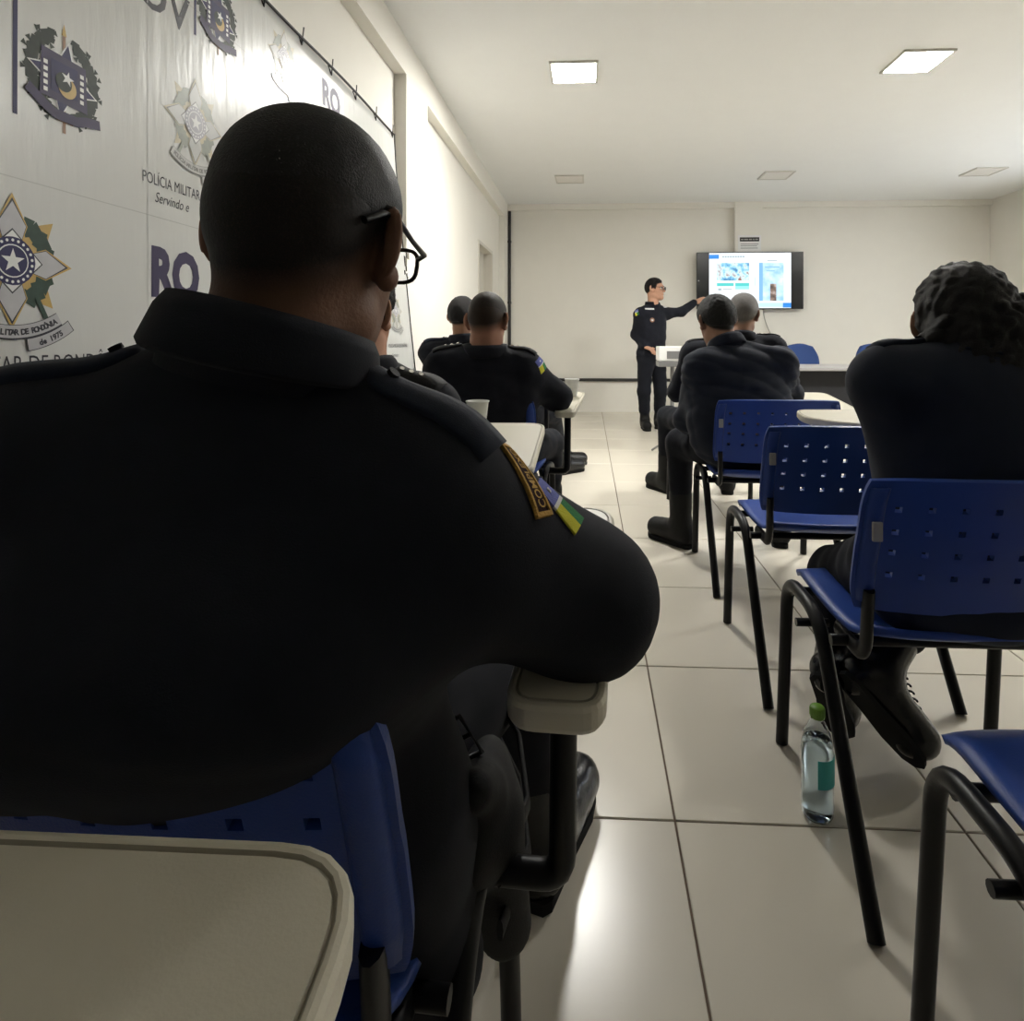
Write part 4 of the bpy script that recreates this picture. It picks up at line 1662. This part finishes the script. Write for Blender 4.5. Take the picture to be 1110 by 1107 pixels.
for i in range(18):
    a = 2 * math.pi * i / 18
    mb.tube([(.0152 * math.cos(a), .0152 * math.sin(a), .216), (.0152 * math.cos(a), .0152 * math.sin(a), .233)], .0008, n=4)
mb.build('cap', M['capgreen'], bt)
mb = MB()
for a0, a1 in ((-1.9, .55),):
    N = 16
    vv = [(.0342 * math.cos(a), .0342 * math.sin(a), z) for z in (.080, .140) for a in np.linspace(a0, a1, N)]
    mb.add(vv, [(i, i + 1, N + i + 1, N + i) for i in range(N - 1)], 0, True)
mb.build('label', M['teal'], bt)

# ================================================================== people
# --- large officer with glasses
JA1 = dict(pel=A(-.395, .66, .535), chest=A(-.325, .545, .80), belly=A(-.375, .60, .685), neck=A(-.283, .53, 1.026),
           shL=P(35, 517, .52), shR=P(456, 546, .525), elL=P(-55, 740, .60), wrL=A(-.46, .86, .64), elR=P(636, 655, .585), wrR=A(-.13, .86, .785),
           hipL=A(-.49, .68, .52), hipR=A(-.265, .69, .52), knL=A(-.50, 1.07, .49), knR=A(-.145, 1.05, .475),
           anL=A(-.46, 1.08, .10), toeL=A(-.47, 1.27, .045), anR=A(-.085, 1.13, .10), toeR=A(-.02, 1.34, .05))
sh, elb = JA1['shR'], JA1['elR']
A1, iA1 = person('person', 'large officer in dark uniform and black-rimmed glasses, elbow on a cream tablet', JA1,
                 (P(342, 262, .575), 5, 5, 5, 1.0), (.180, .095, .060), (.010, .009, .009), h=.0075, hh=.0042, hair='crop', fade=.060, seed=3, boot='boot',
                 chest=(.215, .145, .175), belly=(.195, .155, .19), jr=1.0, collar_r=(.082, .078), sleeve=(.065, .064, .045),
                 extra_j=[(cap(sh + A(.03, .0, -.06), elb + A(-.03, .03, .0), .066, .055), .05, 'u'),
                          (cap(A(-.21, .60, .60), A(-.185, .66, .46), .075, .065), .06, 'u'),
                          (ell(A(-.37, .475, .785), A(.19, .115, .085)), .05, 'u'),
                          (ell(A(-.50, .475, .765), A(.15, .115, .085)), .05, 'u'),
                          (ell(A(-.240, .48, .790), A(.125, .118, .080)), .05, 'u'),
                          (cap(A(-.20, .57, .54), A(-.17, .63, .37), .062, .055), .04, 'u')],
                 amp=.009, ffreq=12, fdir=(.5, .2, .8), fcount=4, glasses=True, hem=.31, leg=(.098, .075, .056))

# --- officer in front of him, mostly hidden
JA2 = dict(pel=A(-.575, 1.53, .53), chest=A(-.56, 1.44, .80), neck=P(392, 402, 1.40),
           shL=P(315, 445, 1.38), shR=P(462, 446, 1.38), elL=A(-.83, 1.55, .68), wrL=A(-.70, 1.80, .66), elR=A(-.36, 1.58, .70), wrR=A(-.42, 1.80, .77),
           hipL=A(-.67, 1.54, .52), hipR=A(-.48, 1.54, .52), knL=A(-.69, 1.92, .49), knR=A(-.46, 1.93, .49),
           anL=A(-.68, 1.92, .10), toeL=A(-.70, 2.11, .045), anR=A(-.45, 1.93, .10), toeR=A(-.43, 2.12, .045))
person('person', 'mostly hidden officer with silver rank studs, seated just ahead of the large officer', JA2,
       (P(388, 338, 1.42), 8, 4, 3, 1.0), (.46, .24, .15), (.012, .010, .010), h=.010, hh=.006, hair='short', seed=4, rank=True,
       chest=(.18, .12, .20), belly=(.17, .13, .17))

# --- fade-haired officer resting his elbow
JA3 = dict(pel=A(-.43, 2.66, .53), chest=P(524, 432, 2.52), neck=P(526, 378, 2.50),
           shL=P(482, 400, 2.47), shR=P(568, 402, 2.50), elL=P(466, 448, 2.62), wrL=A(-.5, 2.95, .68), elR=P(604, 430, 2.62), wrR=P(583, 420, 2.92),
           hipL=A(-.52, 2.66, .52), hipR=A(-.33, 2.66, .52), knL=A(-.48, 3.06, .49), knR=A(-.20, 3.05, .49),
           anL=A(-.48, 3.10, .10), toeL=A(-.48, 3.30, .045), anR=A(-.19, 3.13, .10), toeR=A(-.17, 3.33, .045))
A3, iA3 = person('person', 'officer with brown fade haircut resting his elbow beside a white cup', JA3,
                 (P(529, 348, 2.52), 10, 14, 0, 1.0), (.40, .21, .14), (.026, .018, .013), h=.010, hh=.006, hair='crop', fade=.07, seed=5,
                 chest=(.205, .13, .22), belly=(.215, .14, .18), sleeve=(.068, .062, .044), rank=True, collar_r=(.085, .08),
                 extra_j=[(ell(A(-.42, 2.50, .80), A(.21, .125, .10)), .05, 'u')])

# --- officer near the wall
JA4 = dict(pel=A(-.62, 3.80, .53), chest=A(-.70, 3.72, .84), neck=P(502, 366, 3.68),
           shL=P(468, 382, 3.66), shR=P(532, 384, 3.68), elL=A(-1.0, 3.85, .70), wrL=A(-.8, 4.05, .68), elR=A(-.40, 3.85, .74), wrR=A(-.62, 3.98, .80),
           hipL=A(-.70, 3.82, .52), hipR=A(-.52, 3.82, .52), knL=A(-.40, 4.20, .49), knR=A(-.26, 4.20, .50),
           anL=A(-.20, 4.50, .10), toeL=A(-.06, 4.62, .045), anR=A(-.22, 4.72, .10), toeR=A(-.04, 4.86, .045))
person('person', 'short-haired officer sitting closest to the left wall, half hidden', JA4,
       (P(502, 343, 3.70), 10, 8, -3, .98), (.30, .16, .10), (.012, .010, .010), h=.011, hh=.007, hair='short', seed=6,
       chest=(.18, .12, .20), belly=(.17, .13, .17), boot='boot')

# --- curly-haired person on the right
JB1 = dict(pel=A(.76, 1.30, .535), chest=P(1052, 470, 1.22), neck=P(1046, 398, 1.235),
           shL=P(962, 414, 1.215), shR=P(1135, 414, 1.215), elL=P(982, 512, 1.31), wrL=A(.80, 1.55, .64), elR=P(1135, 520, 1.30), wrR=A(.90, 1.58, .66),
           hipL=A(.66, 1.32, .53), hipR=A(.86, 1.32, .53), knL=P(908, 622, 1.62), knR=P(1018, 612, 1.66),
           anL=P(905, 718, 1.53), toeL=P(915, 778, 1.56), anR=P(955, 728, 1.47), toeR=P(1004, 812, 1.415))
gB = P(1043, 352, 1.29)
curls = []
rc = np.random.RandomState(5)
for i in range(170):
    th, ph = rc.uniform(0, 2 * math.pi), rc.uniform(-.9, 1)
    cc, rr = [(P(1066, 366, 1.215), A(.085, .06, .085)), (P(1038, 372, 1.225), A(.070, .045, .062)), (P(1075, 395, 1.185), A(.075, .04, .05))][i % 3]
    q = math.sqrt(1 - min(1, ph * ph))
    p_ = cc + rr * A(q * math.cos(th), -abs(q * math.sin(th)), ph) * 1.0
    if p_[0] < P(1000, 366, 1.2)[0]:
        continue
    curls.append(ell(p_, A(1, 1, 1) * rc.uniform(.008, .016)))
for (px, py) in ((1083, 303), (1089, 310), (1094, 317), (1087, 319), (1099, 322), (1103, 330), (1107, 324), (1096, 331), (1109, 338), (1113, 344)):
    curls.append(ell(P(px, py, 1.23), A(1, 1, 1) * rc.uniform(.007, .011)))
for i in range(0):
    t = rc.uniform(0, 1)
    c = P(1040 + 50 * rc.normal() * .55 + 22 + 18 * t, 330 + 95 * t, 1.20 + .02 * rc.normal())
    curls.append(ell(c, A(.022, .022, .024) * rc.uniform(.7, 1.15)))
for (px, py, d, r) in ((1080, 318, 1.25, .022), (1092, 328, 1.23, .024), (1098, 345, 1.22, .028), (1105, 365, 1.22, .03), (1112, 350, 1.23, .02), (1104, 332, 1.24, .013),
                       (1092, 313, 1.25, .010), (1118, 375, 1.22, .03), (1108, 398, 1.20, .03), (1088, 400, 1.18, .034), (1065, 405, 1.17, .034), (1040, 398, 1.175, .030)):
    curls.append(ell(P(px, py, d), A(r, r, r * 1.05)))
curls.append(ell(P(1066, 366, 1.215), A(.085, .06, .085)))
curls.append(ell(P(1038, 372, 1.225), A(.070, .045, .062)))
curls.append(ell(P(1075, 395, 1.185), A(.075, .04, .05)))
person('person', 'person with voluminous dark curly hair seated with tucked boots beside the water bottle', JB1,
       (gB, 24, 3, 0, 1.0), (.30, .17, .11), (.018, .016, .015), h=.008, hh=.005, hair='full', seed=8, jacket='navy_worn', hair_extra=curls,
       chest=(.18, .12, .20), belly=(.16, .125, .18), sleeve=(.058, .052, .040), extra_j=[(ell(A(.76, 1.20, .505), A(.20, .07, .065)), .04, 'u')], hem=.43, epaulettes=(True, False), boot='boot', boot_r=.84, amp=.006, ffreq=18)

# --- broad-backed officer bending forward
JB3 = dict(pel=A(.755, 2.67, .53), chest=P(802, 428, 2.64), belly=P(800, 462, 2.60), neck=P(786, 374, 2.70),
           shL=P(762, 400, 2.62), shR=P(843, 396, 2.66), elL=P(746, 455, 2.78), wrL=A(.55, 2.98, .68), elR=P(855, 428, 2.80), wrR=A(.95, 3.02, .79),
           hipL=A(.65, 2.68, .52), hipR=A(.85, 2.68, .52), knL=P(737, 480, 2.95), knR=P(842, 480, 3.0),
           anL=P(738, 568, 2.96), toeL=P(723, 577, 3.02), anR=P(845, 570, 2.98), toeR=P(852, 578, 3.05))
JB3['anL'][2] = JB3['anR'][2] = .10
JB3['toeL'] = A(JB3['anL'][0] - .12, JB3['anL'][1] + .13, .05)
JB3['toeR'] = A(JB3['anR'][0] + .05, JB3['anR'][1] + .18, .05)
person('person', 'broad-backed officer in creased navy jacket bending forward over his tablet', JB3,
       (P(776, 348, 2.76), -14, 14, -4, .96), (.33, .18, .12), (.010, .009, .009), h=.007, hh=.006, hair='short', seed=9, jacket='navy_worn',
       chest=(.225, .14, .22), belly=(.215, .15, .19), sleeve=(.070, .062, .045), epaulettes=(False, False), amp=.008, ffreq=34, fdir=(.5, 0, .85), fcount=3)

# --- grey-haired officer in front of him
JB4 = dict(pel=A(.765, 3.60, .53), chest=P(795, 408, 3.50), neck=P(803, 366, 3.52),
           shL=P(752, 384, 3.46), shR=P(838, 378, 3.50), elL=P(734, 425, 3.56), wrL=A(.62, 3.9, .68), elR=A(1.15, 3.66, .76), wrR=A(1.0, 3.95, .80),
           hipL=A(.66, 3.61, .52), hipR=A(.86, 3.61, .52), knL=P(724, 452, 3.92), knR=A(.92, 4.0, .49),
           anL=P(722, 512, 3.98), toeL=P(714, 525, 4.05), anR=A(.92, 4.02, .10), toeR=A(.95, 4.2, .045))
JB4['anL'][2] = .10
JB4['toeL'] = A(JB4['anL'][0] - .09, JB4['anL'][1] + .14, .05)
person('person', 'officer with short grey hair seated ahead of the broad-backed officer', JB4,
       (P(806, 341, 3.56), 26, 8, 2, 1.0), (.34, .20, .14), (.16, .15, .14), h=.011, hh=.007, hair='short', seed=10, rank=True,
       chest=(.20, .13, .21), belly=(.18, .14, .18), fade=.03)

# --- presenter
D = 6.76
JP = dict(pel=P(706, 386, D), chest=P(707, 352, D), neck=P(708, 329, D), shL=P(721, 340, D + .10), shR=P(694, 341, D - .06),
          elL=P(739, 338, D + .18), wrL=P(753, 328, D + .26), elR=P(689, 363, D + .02), wrR=P(699, 376, D - .14),
          hipL=P(713, 390, D + .04), hipR=P(700, 390, D - .04), knL=P(716, 424, D + .02), knR=P(698, 425, D - .08),
          anL=P(714, 452, D + .10), toeL=P(714, 458, D - .05), anR=P(699, 455, D - .03), toeR=P(702, 461, D - .2))
for k in ('anL', 'anR'):
    JP[k][2] = .10
for k in ('toeL', 'toeR'):
    JP[k][2] = .05
PR, iP = person('person', 'officer standing before the television and pointing at its slide', JP,
                (P(710, 313, D), 115, 2, 0, 1.0), (.50, .28, .19), (.010, .008, .008), h=.009, hh=.0055, hair='short', seed=12, glasses=True,
                chest=(.175, .12, .21), belly=(.165, .125, .17), sleeve=(.060, .054, .042), leg=(.085, .070, .062), epaulettes=(False, False),
                hand_l=dict(dir=(.85, .10, .40), nrm=(-.2, -.6, .8), curl=.10), hand_r=dict(dir=(.75, -.5, -.3), nrm=(.2, -.3, .9), curl=.4), hem=.80)


# ================================================================== sewn patches, badges, holster
def hit(bvh, px, py):
    """first point of a garment in the direction of a photo pixel"""
    o_ = Vector((0, 0, CAMZ))
    d = Vector(tuple(P(px, py, 1.0))) - o_
    r = bvh.ray_cast(o_, d.normalized())
    if r[0] is None:
        n_ = bvh.find_nearest(Vector(tuple(P(px, py, .55))))
        return np.array(n_[0]), np.array(n_[1])
    return np.array(r[0]), np.array(r[1])


class Patch:
    """a flat badge laid onto a garment: local (a, b) coordinates projected along the cloth normal"""

    def __init__(s, bvh, c, nrm, along):
        s.bvh, s.c = bvh, np.array(c, float)
        s.n = np.array(nrm, float) / np.linalg.norm(nrm)
        a = np.array(along, float)
        a = a - s.n * a.dot(s.n)
        s.a = a / np.linalg.norm(a)
        s.b = np.cross(s.n, s.a)

    def at(s, a, b, lift):
        p = s.c + s.a * a + s.b * b
        r = s.bvh.ray_cast(Vector(tuple(p + s.n * .05)), Vector(tuple(-s.n)))
        q = np.array(r[0]) if r[0] is not None and r[3] < .10 else p
        return q + s.n * lift

    def rect(s, mb, a0, a1, b0, b1, lift, mi, na=8, nb=6, arc=0.0):
        V = [s.at(a, b + arc * (a / .05) ** 2, l) for l in (lift, -.001) for a in np.linspace(a0, a1, na) for b in np.linspace(b0, b1, nb)]
        N = na * nb
        F_ = []
        for i in range(na - 1):
            for j in range(nb - 1):
                q = (i * nb + j, (i + 1) * nb + j, (i + 1) * nb + j + 1, i * nb + j + 1)
                F_.append(q)
        for i in range(na - 1):
            for j in (0, nb - 1):
                F_.append((i * nb + j, (i + 1) * nb + j, (i + 1) * nb + j + N, i * nb + j + N))
        for j in range(nb - 1):
            for i in (0, na - 1):
                F_.append((i * nb + j, i * nb + j + 1, i * nb + j + 1 + N, i * nb + j + N))
        mb.add(V, F_, mi)


bv = surface(iA1['jacket'])
(pS, nS), (pE, nE), (pC, nC) = hit(bv, 588, 543), hit(bv, 553, 490), hit(bv, 570, 518)
pa = Patch(bv, pC, nC, pE - pS)
mb = MB()
L = .034
pa.rect(mb, -L, L, -.009, .009, .0018, 0, 14, 8)
tabo = iA1['loc'](mb.build('shoulder_tab', M['brown_patch'], A1))
mb = MB()
for a0, a1, b0, b1 in ((-L - .003, L + .003, -.0110, -.0085), (-L - .003, L + .003, .0085, .0110), (-L - .003, -L + .001, -.0085, .0085), (L - .001, L + .003, -.0085, .0085)):
    pa.rect(mb, a0, a1, b0, b1, .0034, 0, 12, 3)
mb.build('tab_border', M['gold_thread'], tabo).matrix_parent_inverse = Matrix.Identity(4)
v, f = text2d('COMPLEXO', .0190, 0, .0003, 'CENTER')
lt = MB()
lt.add([pa.at(p[0] * .60, p[1] * .72 - .0048, .0036) for p in v], f)
lt.build('tab_lettering', M['gold_thread'], tabo).matrix_parent_inverse = Matrix.Identity(4)


def flag_patch(bvh, person_, info, s0, s1, half, ln=None, name='flag_patch'):
    (p0, n0), (p1, n1) = hit(bvh, *s0), hit(bvh, *s1)
    c = (p0 + p1) / 2
    n_ = n0 + n1
    fp = Patch(bvh, c, n_, p1 - p0)
    L_ = ln or np.linalg.norm(p1 - p0) / 2
    mb = MB()
    fp.rect(mb, -L_, -.12 * L_, -half, half, .0020, 0, 6, 6)
    fp.rect(mb, -.12 * L_, .02 * L_, -half, half, .0022, 1, 3, 6)
    fp.rect(mb, .02 * L_, L_, -half, 0, .0020, 2, 6, 4)
    fp.rect(mb, .02 * L_, L_, 0, half, .0020, 3, 6, 4)
    for pp, q in ((-.55, .25), (-.55, 0)):
        fp.rect(mb, (pp - .09) * L_, (pp + .09) * L_, -.2 * half, .2 * half, .0026, 1, 2, 2)
    return info['loc'](mb.build(name, [M['flag_blue'], M['flag_white'], M['flag_yellow'], M['flag_green']], person_))


flag_patch(bv, A1, iA1, (594, 534), (617, 559), .014, .027)
bv3 = surface(iA3['jacket'])
flag_patch(bv3, A3, iA3, (583, 389), (590, 402), .030)
bvp = surface(iP['jacket'])
flag_patch(bvp, PR, iP, (690, 336), (691, 342), .022, .034)


def chest_badge(px, py, ra, rb, m, name, round_=False):
    p_, n_ = hit(bvp, px, py)
    q = Patch(bvp, p_, n_, np.cross(A(0, 0, 1), n_))
    mb = MB()
    if round_:
        pts = [q.at(ra * math.cos(t), ra * math.sin(t), .003) for t in np.linspace(0, 2 * math.pi, 20)[:-1]]
        mb.add([q.at(0, 0, .0035)] + pts, [(0, i + 1, (i + 1) % 19 + 1) for i in range(19)])
    else:
        q.rect(mb, -ra, ra, -rb, rb, .003, 0, 4, 3)
    return iP['loc'](mb.build(name, m, PR))


chest_badge(704, 335, .055, .009, M['flag_white'], 'name_tape')
chest_badge(721, 333, .030, .009, M['flag_white'], 'name_tape')
chest_badge(707, 347, .026, .0, M['p_brown'], 'round_badge', True)
chest_badge(707, 347, .013, .0, M['flag_white'], 'round_badge_centre', True)

# thigh holster of the large officer
def cloc(x, y, z):
    return A(x, y, z)


hl = Field(A(-.26, .50, .12), A(.05, .95, .66), .006)
hl.op(ell(A(-.125, .70, .475), A(.036, .085, .065)), 0)
hl.op(cap(A(-.122, .70, .46), A(-.105, .74, .30), .044, .034), .03)
hl.op(cap(A(-.12, .665, .52), A(-.12, .62, .555), .026, .020), .02)
ho = iA1['loc'](link('holster', field_mesh('holster', hl, M['strap']), A1))
mb = MB()
for z_, y_ in ((.43, .79), (.36, .80)):
    mb.tube([A(-.10, y_ - .13, z_), A(-.078, y_ - .03, z_ + .005), A(-.10, y_ + .06, z_ + .03), A(-.15, y_ + .09, z_ + .10)], .014, n=8, flat=.3, up=(1, 0, 0))
mb.build('thigh_strap', M['strap'], ho).matrix_parent_inverse = Matrix.Identity(4)
bk0 = P(490, 806, .70)
mb = MB()
e1, e2 = A(.022, 0, .012), A(-.013, 0, .020)
cor = [bk0 - e1 - e2, bk0 + e1 - e2, bk0 + e1 + e2, bk0 - e1 + e2, bk0 - e1 - e2]
mb.tube(cor, .0035, n=6)
mb.tube([bk0 - e1, bk0 + e1], .003, n=6)
mb.build('buckle', M['frame_black'], ho).matrix_parent_inverse = Matrix.Identity(4)
